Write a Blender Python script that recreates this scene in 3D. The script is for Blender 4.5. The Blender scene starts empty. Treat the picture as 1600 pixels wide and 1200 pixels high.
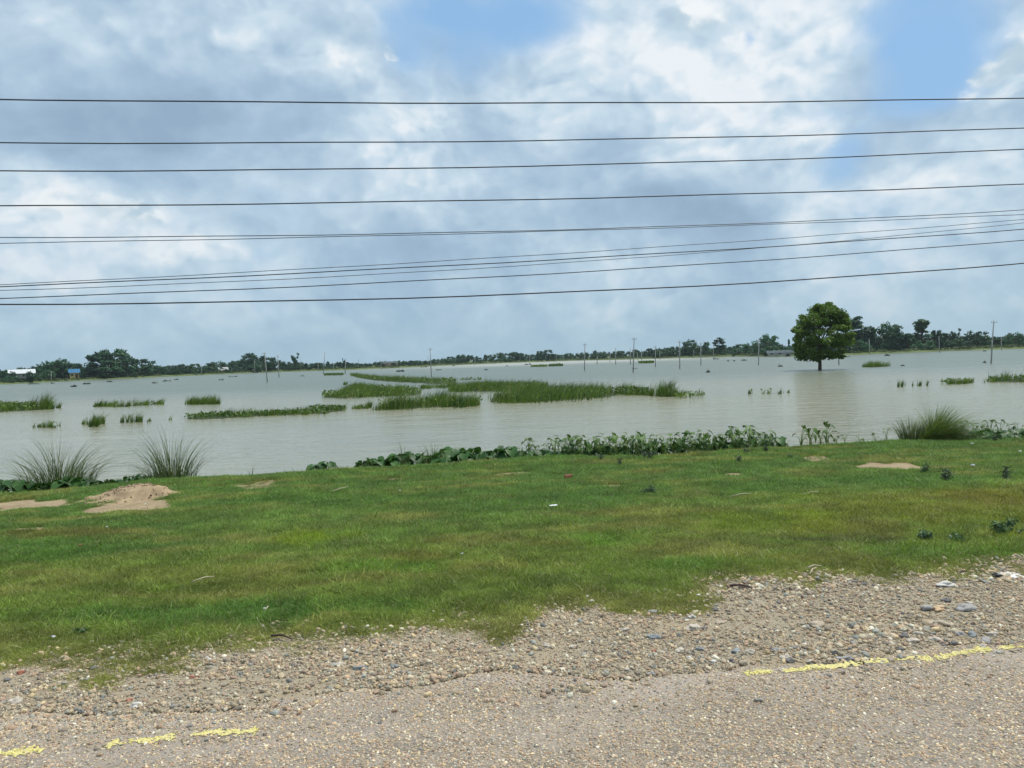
import bpy, math, random
import numpy as np
from mathutils import Vector, Matrix, Euler

sc = bpy.context.scene
col = sc.collection
random.seed(5)
rng = np.random.default_rng(7)
rad = math.radians

# ------------------------------------------------------------------ camera
CAM_Z = 3.0
PITCH, ROLL = 1.98, -2.0
FPX = 1600 * 26 / 36
cam_data = bpy.data.cameras.new('camera')
cam_data.sensor_width = 36
cam_data.lens = 26
cam_data.clip_start = 0.05
cam_data.clip_end = 6000
cam = bpy.data.objects.new('camera', cam_data)
col.objects.link(cam)
ROT = (Matrix.Rotation(rad(90 - PITCH), 3, 'X') @ Matrix.Rotation(rad(ROLL), 3, 'Z'))
cam.matrix_world = Matrix.Translation((0, 0, CAM_Z)) @ ROT.to_4x4()
sc.camera = cam

# ------------------------------------------------------------------ sun
SUN = Vector((0.36, 0.26, 0.90)).normalized()
sd = bpy.data.lights.new('sun', 'SUN')
sd.energy = 4.0
sd.angle = rad(0.6)
sd.color = (1.0, 0.955, 0.88)
sun = bpy.data.objects.new('sun', sd)
col.objects.link(sun)
sun.rotation_euler = SUN.to_track_quat('Z', 'Y').to_euler()

sc.view_settings.view_transform = 'Standard'
sc.view_settings.look = 'None'
sc.view_settings.gamma = 1
sc.view_settings.exposure = 0
sc.view_settings.use_curve_mapping = False
sc.cycles.use_denoising = True
sc.cycles.use_adaptive_sampling = True
sc.cycles.adaptive_threshold = 0.02
sc.cycles.max_bounces = 6
sc.cycles.diffuse_bounces = 2
sc.cycles.glossy_bounces = 2
sc.cycles.transmission_bounces = 3
sc.cycles.transparent_max_bounces = 6
sc.cycles.volume_bounces = 0
sc.render.use_persistent_data = False


# ------------------------------------------------------------------ pixel / world helpers (measuring the photograph)
def ray(px, py):
    return (ROT @ Vector(((px - 800) / FPX, (600 - py) / FPX, -1))).normalized()


def ground(px, py, z=0.0):
    d = ray(px, py)
    t = (z - CAM_Z) / d.z
    return Vector((d.x * t, d.y * t, z))


def horizon(px):
    return 560 + (800 - px) * 0.0349


# ------------------------------------------------------------------ node helper
class NT:
    def __init__(s, tree):
        s.t = tree
        s.n = tree.nodes
        s.l = tree.links

    def node(s, typ, **kw):
        n = s.n.new(typ)
        for k, v in kw.items():
            setattr(n, k, v)
        return n

    def put(s, sock, v):
        if v is None:
            return
        if isinstance(v, bpy.types.NodeSocket):
            s.l.new(v, sock)
        else:
            if isinstance(v, (tuple, list)) and sock.type == 'RGBA' and len(v) == 3:
                v = (*v, 1)
            sock.default_value = v

    def m(s, op, a, b=None, c=None, clamp=False):
        n = s.node('ShaderNodeMath', operation=op, use_clamp=clamp)
        s.put(n.inputs[0], a)
        s.put(n.inputs[1], b)
        s.put(n.inputs[2], c)
        return n.outputs[0]

    def v(s, op, a, b=None, scale=None):
        n = s.node('ShaderNodeVectorMath', operation=op)
        s.put(n.inputs[0], a)
        s.put(n.inputs[1], b)
        if scale is not None:
            s.put(n.inputs['Scale'], scale)
        return n.outputs['Value'] if op in ('LENGTH', 'DOT_PRODUCT', 'DISTANCE') else n.outputs[0]

    def noise(s, vec, scale, detail=3, rough=0.5, color=False, dist=0.0):
        n = s.node('ShaderNodeTexNoise')
        s.put(n.inputs['Vector'], vec)
        n.inputs['Scale'].default_value = scale
        n.inputs['Detail'].default_value = detail
        n.inputs['Roughness'].default_value = rough
        n.inputs['Distortion'].default_value = dist
        return n.outputs['Color'] if color else n.outputs['Fac']

    def ss(s, x, a, b, lo=0.0, hi=1.0, kind='SMOOTHSTEP'):
        n = s.node('ShaderNodeMapRange', interpolation_type=kind)
        s.put(n.inputs[0], x)
        n.inputs[1].default_value = a
        n.inputs[2].default_value = b
        n.inputs[3].default_value = lo
        n.inputs[4].default_value = hi
        return n.outputs[0]

    def mix(s, f, a, b, blend='MIX'):
        n = s.node('ShaderNodeMix', data_type='RGBA', blend_type=blend)
        s.put(n.inputs[0], f)
        s.put(n.inputs[6], a)
        s.put(n.inputs[7], b)
        return n.outputs[2]

    def ramp(s, f, stops):
        n = s.node('ShaderNodeValToRGB')
        while len(n.color_ramp.elements) < len(stops):
            n.color_ramp.elements.new(0.5)
        for e, (p, c) in zip(n.color_ramp.elements, stops):
            e.position = p
            e.color = (*c, 1)
        s.put(n.inputs[0], f)
        return n.outputs[0]


# ------------------------------------------------------------------ world: blue sky with broken cumulus cloud
world = bpy.data.worlds.new('World')
sc.world = world
world.use_nodes = True
wt = NT(world.node_tree)
wt.n.clear()
WS = 0.1
tc = wt.node('ShaderNodeTexCoord')
D = wt.v('NORMALIZE', tc.outputs['Generated'])
STR = Vector((1, 1, 1.35))
P = wt.v('MULTIPLY', D, tuple(STR))
w1 = wt.v('SCALE', wt.v('SUBTRACT', wt.noise(P, 3.5, 2, 0.5, True), (0.5, 0.5, 0.5)), scale=0.13)
w2 = wt.v('SCALE', wt.v('SUBTRACT', wt.noise(P, 11.0, 5, 0.6, True), (0.5, 0.5, 0.5)), scale=0.055)
Q = wt.v('ADD', wt.v('ADD', P, w1), w2)
PW2 = wt.v('ADD', P, wt.v('SCALE', w2, scale=0.5))
fbm_big = wt.noise(P, 2.6, 3, 0.5)
fbm_mid = wt.noise(PW2, 5.5, 5, 0.52)
fbm_fine = wt.noise(PW2, 22.0, 6, 0.6)


def puffs(src):
    """cauliflower heads: rounded cells over finer rounded cells"""
    n = wt.node('ShaderNodeTexVoronoi', feature='SMOOTH_F1')
    n.inputs['Scale'].default_value = 13
    n.inputs['Detail'].default_value = 2.0
    n.inputs['Roughness'].default_value = 0.5
    n.inputs['Lacunarity'].default_value = 2.3
    n.inputs['Smoothness'].default_value = 0.7
    wt.put(n.inputs['Vector'], src)
    return wt.m('SUBTRACT', 0.55, n.outputs['Distance'])


OFF = (0.010, -0.003, 0.020)
QO = wt.v('ADD', Q, OFF)
puff = puffs(Q)
puff_o = puffs(QO)
relief = wt.m('SUBTRACT', puff, puff_o)


def blob_sum(blobs, src):
    tot = None
    for (px, py, rx, ry, amp) in blobs:
        d = ray(px, py)
        c = (d.x, d.y, d.z * STR.z)
        s = (FPX / rx, FPX / rx, FPX / ry / STR.z)
        q = wt.v('MULTIPLY', wt.v('SUBTRACT', src, c), s)
        f = wt.ss(wt.v('LENGTH', q), 1.5, 0.0, 0.0, amp)
        tot = f if tot is None else wt.m('ADD', tot, f)
    return tot


HOLES = [(745, 60, 105, 75, 1.0), (650, 105, 40, 45, .5), (860, 25, 70, 45, .7), (1000, 20, 40, 20, .3), (1485, 45, 105, 90, 1.2), (1440, 130, 70, 60, .8),
         (1335, 175, 60, 50, .55), (1325, 245, 40, 35, .8), (920, 292, 60, 22, .35), (1270, 175, 40, 18, .35),
         (1158, 42, 14, 14, .7), (110, 300, 50, 16, .25), (690, 170, 60, 20, .35), (560, 20, 60, 30, .25), (215, 395, 60, 12, .2)]
TONE = [(1130, 60, 210, 90, .42), (1080, 160, 170, 60, .22), (900, 110, 90, 50, .2), (1560, 90, 60, 60, .35), (60, 45, 110, 60, .28), (230, 30, 60, 40, .2),
        (540, 120, 60, 35, .3), (430, 50, 100, 50, .12), (150, 350, 130, 45, .42), (300, 400, 90, 30, .35), (60, 300, 80, 40, .2),
        (850, 370, 60, 60, .28), (720, 330, 80, 60, .15), (1260, 210, 50, 70, .3), (1285, 330, 40, 40, .25), (1480, 280, 110, 60, .18), (1080, 250, 120, 30, .22),
        (600, 250, 100, 60, .16), (700, 200, 60, 70, .15), (1480, 370, 150, 30, .15), (330, 215, 210, 75, -.27), (150, 160, 150, 50, -.2), (420, 350, 110, 40, -.24),
        (1050, 335, 160, 32, -.34), (570, 390, 130, 35, -.2), (1150, 370, 120, 40, -.2), (950, 200, 90, 30, -.15), (560, 440, 150, 30, -.1), (100, 440, 120, 30, .12)]
CUM = [(1575, 95, 55, 38, 1.0), (1520, 125, 30, 22, .8), (1490, 158, 28, 14, .7), (1590, 150, 40, 40, .5), (140, 335, 95, 30, .95), (215, 355, 40, 22, .9), (345, 400, 38, 18, .95),
       (300, 420, 50, 14, .6), (553, 108, 34, 24, .75), (632, 108, 20, 14, .9), (1110, 15, 150, 30, .75), (1370, 70, 32, 42, .7), (1040, 60, 80, 40, .45), (1400, 240, 30, 10, .6),
       (35, 60, 40, 60, .5), (1280, 300, 24, 40, .55), (866, 360, 34, 50, .55), (1120, 105, 90, 40, .4), (215, 30, 26, 26, .35), (705, 215, 14, 26, .4), (60, 210, 30, 20, .35),
       (1230, 160, 34, 20, .35)]
hole = wt.m('ADD', blob_sum(HOLES, Q), wt.m('ADD', wt.m('MULTIPLY', wt.m('SUBTRACT', fbm_mid, 0.52), 1.7), wt.m('MULTIPLY', wt.m('SUBTRACT', fbm_big, 0.55), 0.8)))
hole = wt.ss(hole, 0.02, 1.05)
tone = wt.m('ADD', blob_sum(TONE, Q), 0.50)
tone = wt.m('ADD', tone, wt.m('MULTIPLY', wt.m('SUBTRACT', fbm_mid, 0.5), 1.05))
tone = wt.m('ADD', tone, wt.m('MULTIPLY', wt.m('SUBTRACT', fbm_fine, 0.5), 0.22))
tone = wt.m('ADD', tone, wt.m('MULTIPLY', relief, wt.ss(tone, .35, .8, .2, .8)))
tone = wt.m('ADD', tone, wt.m('MULTIPLY', wt.m('SUBTRACT', fbm_big, 0.5), 0.55), clamp=True)
cb = blob_sum(CUM, Q)
cumf = wt.m('ADD', cb, wt.m('ADD', wt.m('MULTIPLY', puff, 1.0), wt.m('MULTIPLY', wt.m('SUBTRACT', fbm_fine, 0.5), 0.7)))
lit = wt.ss(relief, -0.20, 0.22)
cum = wt.m('MULTIPLY', wt.ss(cumf, 0.38, 0.85), wt.ss(cb, 0.02, 0.3))

sky = wt.node('ShaderNodeTexSky', sky_type='NISHITA', sun_disc=False)
sky.sun_elevation = math.asin(SUN.z)
sky.sun_rotation = math.atan2(SUN.x, SUN.y)
sky.air_density = 1.0
sky.dust_density = 1.5
sky.ozone_density = 1.0
blue = wt.mix(0.75, sky.outputs[0], tuple(c / WS for c in (0.30, 0.555, 0.88)))
cloud = wt.ramp(tone, [(0.0, (.30, .425, .575)), (0.3, (.38, .525, .68)), (0.62, (.57, .71, .825)), (1.0, (.84, .895, .94))])
cloud = wt.v('SCALE', cloud, scale=1 / WS)
bright = wt.mix(lit, tuple(c / WS for c in (.50, .64, .74)), tuple(c / WS for c in (.90, .94, .96)))
c1 = wt.mix(hole, cloud, blue)
c2 = wt.mix(wt.m('MULTIPLY', cum, 0.82), c1, bright)
sep = wt.node('ShaderNodeSeparateXYZ')
wt.put(sep.inputs[0], D)
hz = wt.m('POWER', 2.718, wt.m('MULTIPLY', wt.m('MAXIMUM', sep.outputs[2], 0.0), -12.0))
hz = wt.m('MULTIPLY', hz, 0.82)
c3 = wt.mix(hz, c2, tuple(c / WS for c in (.33, .495, .595)))
bg = wt.node('ShaderNodeBackground')
wt.put(bg.inputs[0], c3)
bg.inputs[1].default_value = WS
wo = wt.node('ShaderNodeOutputWorld')
wt.l.new(bg.outputs[0], wo.inputs[0])
world.cycles.sampling_method = 'MANUAL'
world.cycles.sample_map_resolution = 256


# ------------------------------------------------------------------ numpy noise
_perm = np.random.default_rng(3).random((512, 512))


def vnoise(x, y, seed=0):
    x = np.asarray(x, float) + seed * 17.31
    y = np.asarray(y, float) + seed * 9.77
    xi = np.floor(x).astype(int)
    yi = np.floor(y).astype(int)
    fx = x - xi
    fy = y - yi
    fx = fx * fx * (3 - 2 * fx)
    fy = fy * fy * (3 - 2 * fy)
    a = _perm[xi % 512, yi % 512]
    b = _perm[(xi + 1) % 512, yi % 512]
    c = _perm[xi % 512, (yi + 1) % 512]
    d = _perm[(xi + 1) % 512, (yi + 1) % 512]
    return (a * (1 - fx) + b * fx) * (1 - fy) + (c * (1 - fx) + d * fx) * fy


def fbm(x, y, oct=4, seed=0):
    s, a, t = 0, 0.5, 0
    for i in range(oct):
        s = s + a * vnoise(np.asarray(x) * 2 ** i, np.asarray(y) * 2 ** i, seed + i * 3)
        t += a
        a *= 0.5
    return s / t


def sstep(a, b, x):
    t = np.clip((x - a) / (b - a), 0, 1)
    return t * t * (3 - 2 * t)


# ------------------------------------------------------------------ mesh helpers
def mesh_np(name, verts, faces, mat=None, smooth=False, attrs=None):
    verts = np.asarray(verts, np.float32)
    me = bpy.data.meshes.new(name)
    if isinstance(faces, np.ndarray):
        faces = [faces]
    faces = [f for f in faces if len(f)]
    me.vertices.add(len(verts))
    me.vertices.foreach_set('co', verts.ravel())
    tot = sum(f.size for f in faces)
    me.loops.add(tot)
    me.loops.foreach_set('vertex_index', np.concatenate([f.ravel() for f in faces]).astype(np.int32))
    sizes = np.concatenate([np.full(len(f), f.shape[1]) for f in faces])
    starts = np.concatenate([[0], np.cumsum(sizes)[:-1]])
    me.polygons.add(len(sizes))
    me.polygons.foreach_set('loop_start', starts.astype(np.int32))
    me.polygons.foreach_set('use_smooth', np.full(len(sizes), smooth))
    if attrs:
        for k, (typ, dom, dat) in attrs.items():
            a = me.attributes.new(k, typ, dom)
            dat = np.asarray(dat, np.float32)
            if typ == 'FLOAT':
                a.data.foreach_set('value', dat.ravel())
            elif typ == 'FLOAT_VECTOR':
                a.data.foreach_set('vector', dat.ravel())
            elif typ == 'FLOAT_COLOR':
                if dat.shape[1] == 3:
                    dat = np.concatenate([dat, np.ones((len(dat), 1), np.float32)], 1)
                a.data.foreach_set('color', dat.ravel())
    me.update(calc_edges=True)
    me.validate()
    if mat:
        me.materials.append(mat)
    return me


def link(name, me, parent=None, loc=(0, 0, 0), rz=0.0, scale=1.0):
    o = bpy.data.objects.new(name, me)
    col.objects.link(o)
    o.location = loc
    o.rotation_euler = (0, 0, rz)
    o.scale = scale if isinstance(scale, (tuple, list)) else (scale,) * 3
    if parent:
        o.parent = parent
    return o


def tag(o, label=None, cat=None, group=None, kind=None):
    if label:
        o['label'] = label
    if cat:
        o['category'] = cat
    if group:
        o['group'] = group
    if kind:
        o['kind'] = kind
    return o


def merge(parts):
    V, F, n = [], {}, 0
    for v, f in parts:
        V.append(np.asarray(v, float).reshape(-1, 3))
        for g in (f if isinstance(f, list) else [f]):
            g = np.asarray(g)
            if len(g):
                F.setdefault(g.shape[1], []).append(g + n)
        n += len(V[-1])
    return np.concatenate(V), [np.concatenate(x) for x in F.values()]


def tube(pts, rads, sides=6, cap=True):
    pts = np.asarray(pts, float)
    n = len(pts)
    V = []
    for i in range(n):
        d = pts[min(i + 1, n - 1)] - pts[max(i - 1, 0)]
        d /= np.linalg.norm(d) + 1e-9
        u = np.cross(d, (0.3, 1, 0.1) if abs(d[1]) < 0.9 else (1, 0, 0))
        u /= np.linalg.norm(u)
        w = np.cross(d, u)
        a = np.arange(sides) / sides * 2 * math.pi
        V.append(pts[i] + rads[i] * (np.cos(a)[:, None] * u + np.sin(a)[:, None] * w))
    V = np.concatenate(V)
    F = []
    for i in range(n - 1):
        for k in range(sides):
            a, b = i * sides + k, i * sides + (k + 1) % sides
            F.append((a, b, b + sides, a + sides))
    out = [np.array(F)]
    if cap:
        top = [(n - 1) * sides + k for k in range(sides)]
        V = np.concatenate([V, [pts[-1], pts[0]]])
        out.append(np.array([(top[k], top[(k + 1) % sides], len(V) - 2) for k in range(sides)] + [((k + 1) % sides, k, len(V) - 1) for k in range(sides)]))
    return V, out


def box(x0, x1, y0, y1, z0, z1):
    V = [(x, y, z) for x in (x0, x1) for y in (y0, y1) for z in (z0, z1)]
    F = [(0, 1, 3, 2), (4, 6, 7, 5), (0, 4, 5, 1), (2, 3, 7, 6), (0, 2, 6, 4), (1, 5, 7, 3)]
    return np.array(V, float), np.array(F)


def grid_faces(nr, nc):
    i = np.arange(nr - 1)[:, None] * nc + np.arange(nc - 1)[None]
    i = i.ravel()
    return np.stack([i, i + 1, i + nc + 1, i + nc], 1)


def blades(base, h, w, ld, lean, S=2, r=None, curl=1.0):
    """tapering curved grass blades; base (n,3)"""
    r = r or rng
    n = len(base)
    yaw = r.random(n) * math.pi
    side = np.stack([np.cos(yaw), np.sin(yaw), np.zeros(n)], 1)
    d = np.stack([np.cos(ld), np.sin(ld), np.zeros(n)], 1)
    rows = []
    for k in range(S + 1):
        t = k / S
        p = base + d * (h * lean * t ** (1 + curl))[:, None]
        p = p + np.stack([np.zeros(n), np.zeros(n), h * (t - 0.35 * np.clip(lean, 0, 2) * t ** 2.2)], 1)
        ww = (w * (1 - 0.93 * t ** 1.5) * 0.5)[:, None]
        rows.append(np.stack([p - side * ww, p + side * ww], 1))
    V = np.stack(rows, 1).reshape(n, -1, 3)
    nv = 2 * (S + 1)
    F = []
    for k in range(S):
        a = np.arange(n) * nv + 2 * k
        F.append(np.stack([a, a + 1, a + 3, a + 2], 1))
    F = np.concatenate(F)
    return V.reshape(-1, 3), F, nv


# ------------------------------------------------------------------ materials
def new_mat(name):
    m = bpy.data.materials.new(name)
    m.use_nodes = True
    nt = NT(m.node_tree)
    nt.n.clear()
    out = nt.node('ShaderNodeOutputMaterial')
    return m, nt, out


def principled(nt, out, colr, rough=0.8, spec=0.3, normal=None, **kw):
    b = nt.node('ShaderNodeBsdfPrincipled')
    nt.put(b.inputs['Base Color'], colr)
    nt.put(b.inputs['Roughness'], rough)
    nt.put(b.inputs['Specular IOR Level'], spec)
    if normal is not None:
        nt.put(b.inputs['Normal'], normal)
    for k, v in kw.items():
        nt.put(b.inputs[k], v)
    nt.l.new(b.outputs[0], out.inputs[0])
    return b


def bump(nt, h, strength, dist):
    b = nt.node('ShaderNodeBump')
    b.inputs['Strength'].default_value = strength
    b.inputs['Distance'].default_value = dist
    nt.put(b.inputs['Height'], h)
    return b.outputs[0]


def leaf_shader(nt, out, colr, trans=0.35, rough=0.5, spec=0.35):
    b = nt.node('ShaderNodeBsdfPrincipled')
    nt.put(b.inputs['Base Color'], colr)
    b.inputs['Roughness'].default_value = rough
    b.inputs['Specular IOR Level'].default_value = spec
    t = nt.node('ShaderNodeBsdfTranslucent')
    nt.put(t.inputs[0], nt.mix(1.0, colr, (1.0, 1.05, 0.5), 'MULTIPLY'))
    mx = nt.node('ShaderNodeMixShader')
    mx.inputs[0].default_value = trans
    nt.l.new(b.outputs[0], mx.inputs[1])
    nt.l.new(t.outputs[0], mx.inputs[2])
    nt.l.new(mx.outputs[0], out.inputs[0])


def simple(name, c, rough=0.8, spec=0.3, nscale=8, nvar=0.25, bumpd=0.0):
    m, nt, out = new_mat(name)
    g = nt.node('ShaderNodeNewGeometry')
    f = nt.noise(g.outputs['Position'], nscale, 5, 0.6)
    cc = nt.mix(nt.ss(f, 0.3, 0.7), tuple(x * (1 - nvar) for x in c), tuple(min(1, x * (1 + nvar)) for x in c))
    principled(nt, out, cc, rough, spec, bump(nt, f, 0.6, bumpd) if bumpd else None)
    return m


def foliage_mat(name, dark, light, trans=0.3, nscale=0.6, rough=0.55, spec=0.3, attr=None):
    m, nt, out = new_mat(name)
    g = nt.node('ShaderNodeNewGeometry')
    oi = nt.node('ShaderNodeObjectInfo')
    f = nt.noise(g.outputs['Position'], nscale, 4, 0.6)
    f = nt.m('ADD', nt.m('MULTIPLY', f, 0.7), nt.m('MULTIPLY', g.outputs['Random Per Island'], 0.3))
    f = nt.m('ADD', f, nt.m('MULTIPLY', nt.m('SUBTRACT', oi.outputs['Random'], 0.5), 0.35))
    c = nt.mix(nt.ss(f, 0.25, 0.75), dark, light)
    leaf_shader(nt, out, c, trans, rough, spec)
    return m


def island_grass_mat(name, dark, light, straw):
    m, nt, out = new_mat(name)
    g = nt.node('ShaderNodeNewGeometry')
    f = nt.noise(g.outputs['Position'], 0.5, 4, 0.6)
    r = g.outputs['Random Per Island']
    c = nt.mix(nt.ss(nt.m('ADD', f, nt.m('MULTIPLY', r, 0.3)), 0.4, 0.9), dark, light)
    c = nt.mix(nt.ss(r, 0.80, 0.95), c, straw)
    leaf_shader(nt, out, c, 0.35, 0.5, 0.3)
    return m


def tinted_mat(name, kind):
    """material for scattered instances: colour comes with each instance"""
    m, nt, out = new_mat(name)
    a = nt.node('ShaderNodeAttribute', attribute_type='INSTANCER', attribute_name='tint')
    if kind == 'grass':
        b = nt.node('ShaderNodeAttribute', attribute_type='GEOMETRY', attribute_name='vary')
        c = nt.mix(1.0, a.outputs['Color'], b.outputs['Color'], 'MULTIPLY')
        b2 = nt.node('ShaderNodeAttribute', attribute_type='GEOMETRY', attribute_name='straw')
        c = nt.mix(b2.outputs['Fac'], c, (.30, .27, .12))
        leaf_shader(nt, out, c, 0.3, 0.55, 0.25)
    else:
        g = nt.node('ShaderNodeNewGeometry')
        f = nt.noise(g.outputs['Position'], 120, 3, 0.6)
        c = nt.mix(nt.ss(f, 0.35, 0.65), nt.mix(1.0, a.outputs['Color'], (.78, .76, .74), 'MULTIPLY'), nt.mix(1.0, a.outputs['Color'], (1.12, 1.1, 1.08), 'MULTIPLY'))
        principled(nt, out, c, 0.78, 0.3)
    return m


M = {}
M['blade'] = tinted_mat('lawn_blade', 'grass')
M['pebble'] = tinted_mat('pebble_stone', 'stone')

# ---- bank ground
m, nt, out = new_mat('bank_soil')
g = nt.node('ShaderNodeNewGeometry')
pos = g.outputs['Position']
asoil = nt.node('ShaderNodeAttribute', attribute_name='soil')
agrav = nt.node('ShaderNodeAttribute', attribute_name='gravel')
n1 = nt.noise(pos, 1.2, 5, 0.6)
n2 = nt.noise(pos, 14, 5, 0.65)
n3 = nt.noise(pos, 60, 4, 0.6)
green = nt.mix(n2, (.04, .065, .02), (.10, .12, .045))
dirt = nt.mix(nt.ss(nt.m('ADD', nt.m('MULTIPLY', n1, .5), nt.m('MULTIPLY', n2, .5)), .35, .65), (.23, .17, .105), (.36, .285, .175))
sand = nt.mix(nt.ss(n2, .3, .7), (.25, .215, .155), (.35, .30, .22))
sand = nt.mix(nt.ss(n1, .45, .65), sand, (.32, .265, .185))
sm = nt.ss(nt.m('ADD', asoil.outputs['Fac'], nt.m('MULTIPLY', nt.m('SUBTRACT', nt.noise(pos, 12, 6, .75), .5), 2.6)), .3, .8)
c = nt.mix(sm, green, dirt)
c = nt.mix(nt.ss(nt.m('ADD', agrav.outputs['Fac'], nt.m('MULTIPLY', nt.m('SUBTRACT', nt.noise(pos, 11, 5, .7), .5), 1.2)), .2, .8), c, sand)
h = nt.m('ADD', nt.m('MULTIPLY', n2, .6), nt.m('MULTIPLY', n3, .4))
principled(nt, out, c, 0.95, 0.15, bump(nt, h, 0.8, 0.03))
M['bank'] = m

# ---- old road surface
m, nt, out = new_mat('worn_asphalt')
g = nt.node('ShaderNodeNewGeometry')
pos = g.outputs['Position']
vo = nt.node('ShaderNodeTexVoronoi')
vo.inputs['Scale'].default_value = 62
nt.put(vo.inputs['Vector'], nt.v('ADD', pos, nt.v('SCALE', nt.noise(pos, 30, 3, .6, True), scale=.02)))
cellr = nt.node('ShaderNodeSeparateColor')
nt.put(cellr.inputs[0], vo.outputs['Color'])
stonec = nt.ramp(cellr.outputs[0], [(0, (.17, .14, .115)), (.3, (.33, .265, .20)), (.55, (.43, .34, .25)), (.75, (.36, .275, .21)), (.9, (.52, .44, .34)), (1, (.60, .55, .47))])
n1 = nt.noise(pos, .7, 5, .6)
n2 = nt.noise(pos, 9, 5, .65)
binder = nt.mix(nt.ss(n2, .35, .65), (.15, .134, .108), (.25, .218, .17))
c = nt.mix(nt.ss(vo.outputs['Distance'], .25, .6), stonec, binder)
c = nt.mix(nt.m('MULTIPLY', nt.ss(n1, .42, .68), .4), c, nt.mix(n2, (.21, .185, .16), (.32, .275, .235)))
ap = nt.node('ShaderNodeAttribute', attribute_name='dust')
c = nt.mix(nt.m('MULTIPLY', ap.outputs['Fac'], .6), c, (.36, .31, .26))
h = nt.m('SUBTRACT', nt.m('MULTIPLY', n2, .4), nt.m('MULTIPLY', vo.outputs['Distance'], .8))
principled(nt, out, c, 0.85, 0.25, bump(nt, h, 0.8, 0.008))
M['road'] = m

# ---- water
m, nt, out = new_mat('muddy_water')
g = nt.node('ShaderNodeNewGeometry')
pos = g.outputs['Position']
sp = nt.node('ShaderNodeSeparateXYZ')
nt.put(sp.inputs[0], pos)
pw = nt.v('MULTIPLY', pos, (0.45, 1.0, 1.0))
patch = nt.noise(nt.v('MULTIPLY', pos, (0.3, 1.0, 1.0)), 0.035, 4, .55)
near = nt.ss(nt.m('ADD', sp.outputs[1], nt.m('MULTIPLY', nt.m('SUBTRACT', patch, .5), 50)), 26, 60)
rightside = nt.ss(sp.outputs[0], -4, 16)
wind = nt.m('MAXIMUM', near, nt.m('MULTIPLY', rightside, .6))
wind = nt.m('MULTIPLY', wind, nt.ss(patch, .3, .6, .55, 1.0))
wind = nt.m('ADD', nt.m('MULTIPLY', wind, .8), .28)
wv = nt.m('ADD', nt.m('MULTIPLY', nt.noise(pw, 2.1, 3, .55, dist=.6), .75), nt.m('MULTIPLY', nt.noise(pw, 6.5, 2, .5, dist=.4), .22))
wv = nt.m('ADD', wv, nt.m('MULTIPLY', nt.noise(pw, .5, 2, .5), 1.2))
hgt = nt.m('MULTIPLY', wv, wind)
silt = nt.noise(nt.v('MULTIPLY', pos, (.4, 1, 1)), .02, 3, .5)
c = nt.mix(nt.ss(silt, .35, .65), (.205, .20, .13), (.24, .232, .15))
pale = nt.m('MULTIPLY', nt.ss(sp.outputs[1], 230, 360), nt.m('MULTIPLY', nt.ss(sp.outputs[0], -95, 0), nt.ss(sp.outputs[0], 110, 70)))  # sunlit brightness of the far middle strip, painted into the water's base colour
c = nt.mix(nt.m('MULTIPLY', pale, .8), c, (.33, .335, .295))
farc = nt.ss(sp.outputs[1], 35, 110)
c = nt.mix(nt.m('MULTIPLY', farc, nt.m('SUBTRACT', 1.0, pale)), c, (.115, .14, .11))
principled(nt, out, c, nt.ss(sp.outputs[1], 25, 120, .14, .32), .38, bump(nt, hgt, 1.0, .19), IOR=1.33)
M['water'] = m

M['leaf_tree'] = foliage_mat('lone_tree_leaf', (.026, .064, .012), (.135, .225, .028), .38, .8)
M['leaf_far'] = foliage_mat('far_tree_leaf', (.016, .062, .030), (.05, .14, .058), .22, .12)
M['leaf_shrub'] = foliage_mat('shore_scrub_leaf', (.05, .085, .03), (.12, .16, .055), .25, .1)
M['bark'] = simple('bark', (.09, .07, .05), .9, .1, 5, .35, .02)
M['concrete'] = simple('pole_concrete', (.36, .35, .32), .85, .2, 3, .25)
M['metal'] = simple('galvanised_metal', (.35, .36, .37), .45, .5, 20, .15)
M['insul'] = simple('insulator_ceramic', (.22, .08, .04), .3, .5, 20, .15)
M['island'] = island_grass_mat('island_grass', (.03, .075, .012), (.15, .25, .035), (.27, .28, .10))
M['reed'] = island_grass_mat('bank_reed', (.06, .09, .04), (.13, .18, .075), (.28, .27, .17))
M['reed_lush'] = island_grass_mat('lush_reed', (.05, .10, .02), (.13, .21, .04), (.26, .26, .12))
M['hyacinth'] = foliage_mat('hyacinth_leaf', (.035, .085, .018), (.13, .20, .04), .3, 1.2, .55, .3)
M['mat'] = simple('floating_mat', (.035, .05, .02), .9, .2, 3, .4)
M['arrowleaf'] = foliage_mat('dark_broad_leaf', (.03, .075, .018), (.11, .20, .04), .2, 3.0, .55, .22)
M['padleaf'] = foliage_mat('low_broad_leaf', (.022, .068, .018), (.055, .14, .03), .25, 3.0, .5, .25)
M['stalk'] = simple('leaf_stalk', (.22, .30, .09), .5, .4, 30, .3)
M['weed'] = foliage_mat('weed_leaf', (.05, .10, .05), (.12, .20, .09), .25, 8.0)
M['darkweed'] = foliage_mat('dark_weed_leaf', (.045, .065, .045), (.10, .14, .09), .2, 8.0)
M['land'] = simple('far_land', (.10, .13, .05), .95, .1, .05, .35)
M['mound'] = simple('mound_earth', (.30, .225, .14), .95, .1, 5, .22, .03)
M['cable'] = simple('cable_sheath', (.035, .038, .045), .6, .3, 2, .2)
M['cable_grey'] = simple('bare_conductor', (.09, .10, .115), .5, .4, 2, .2)


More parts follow.
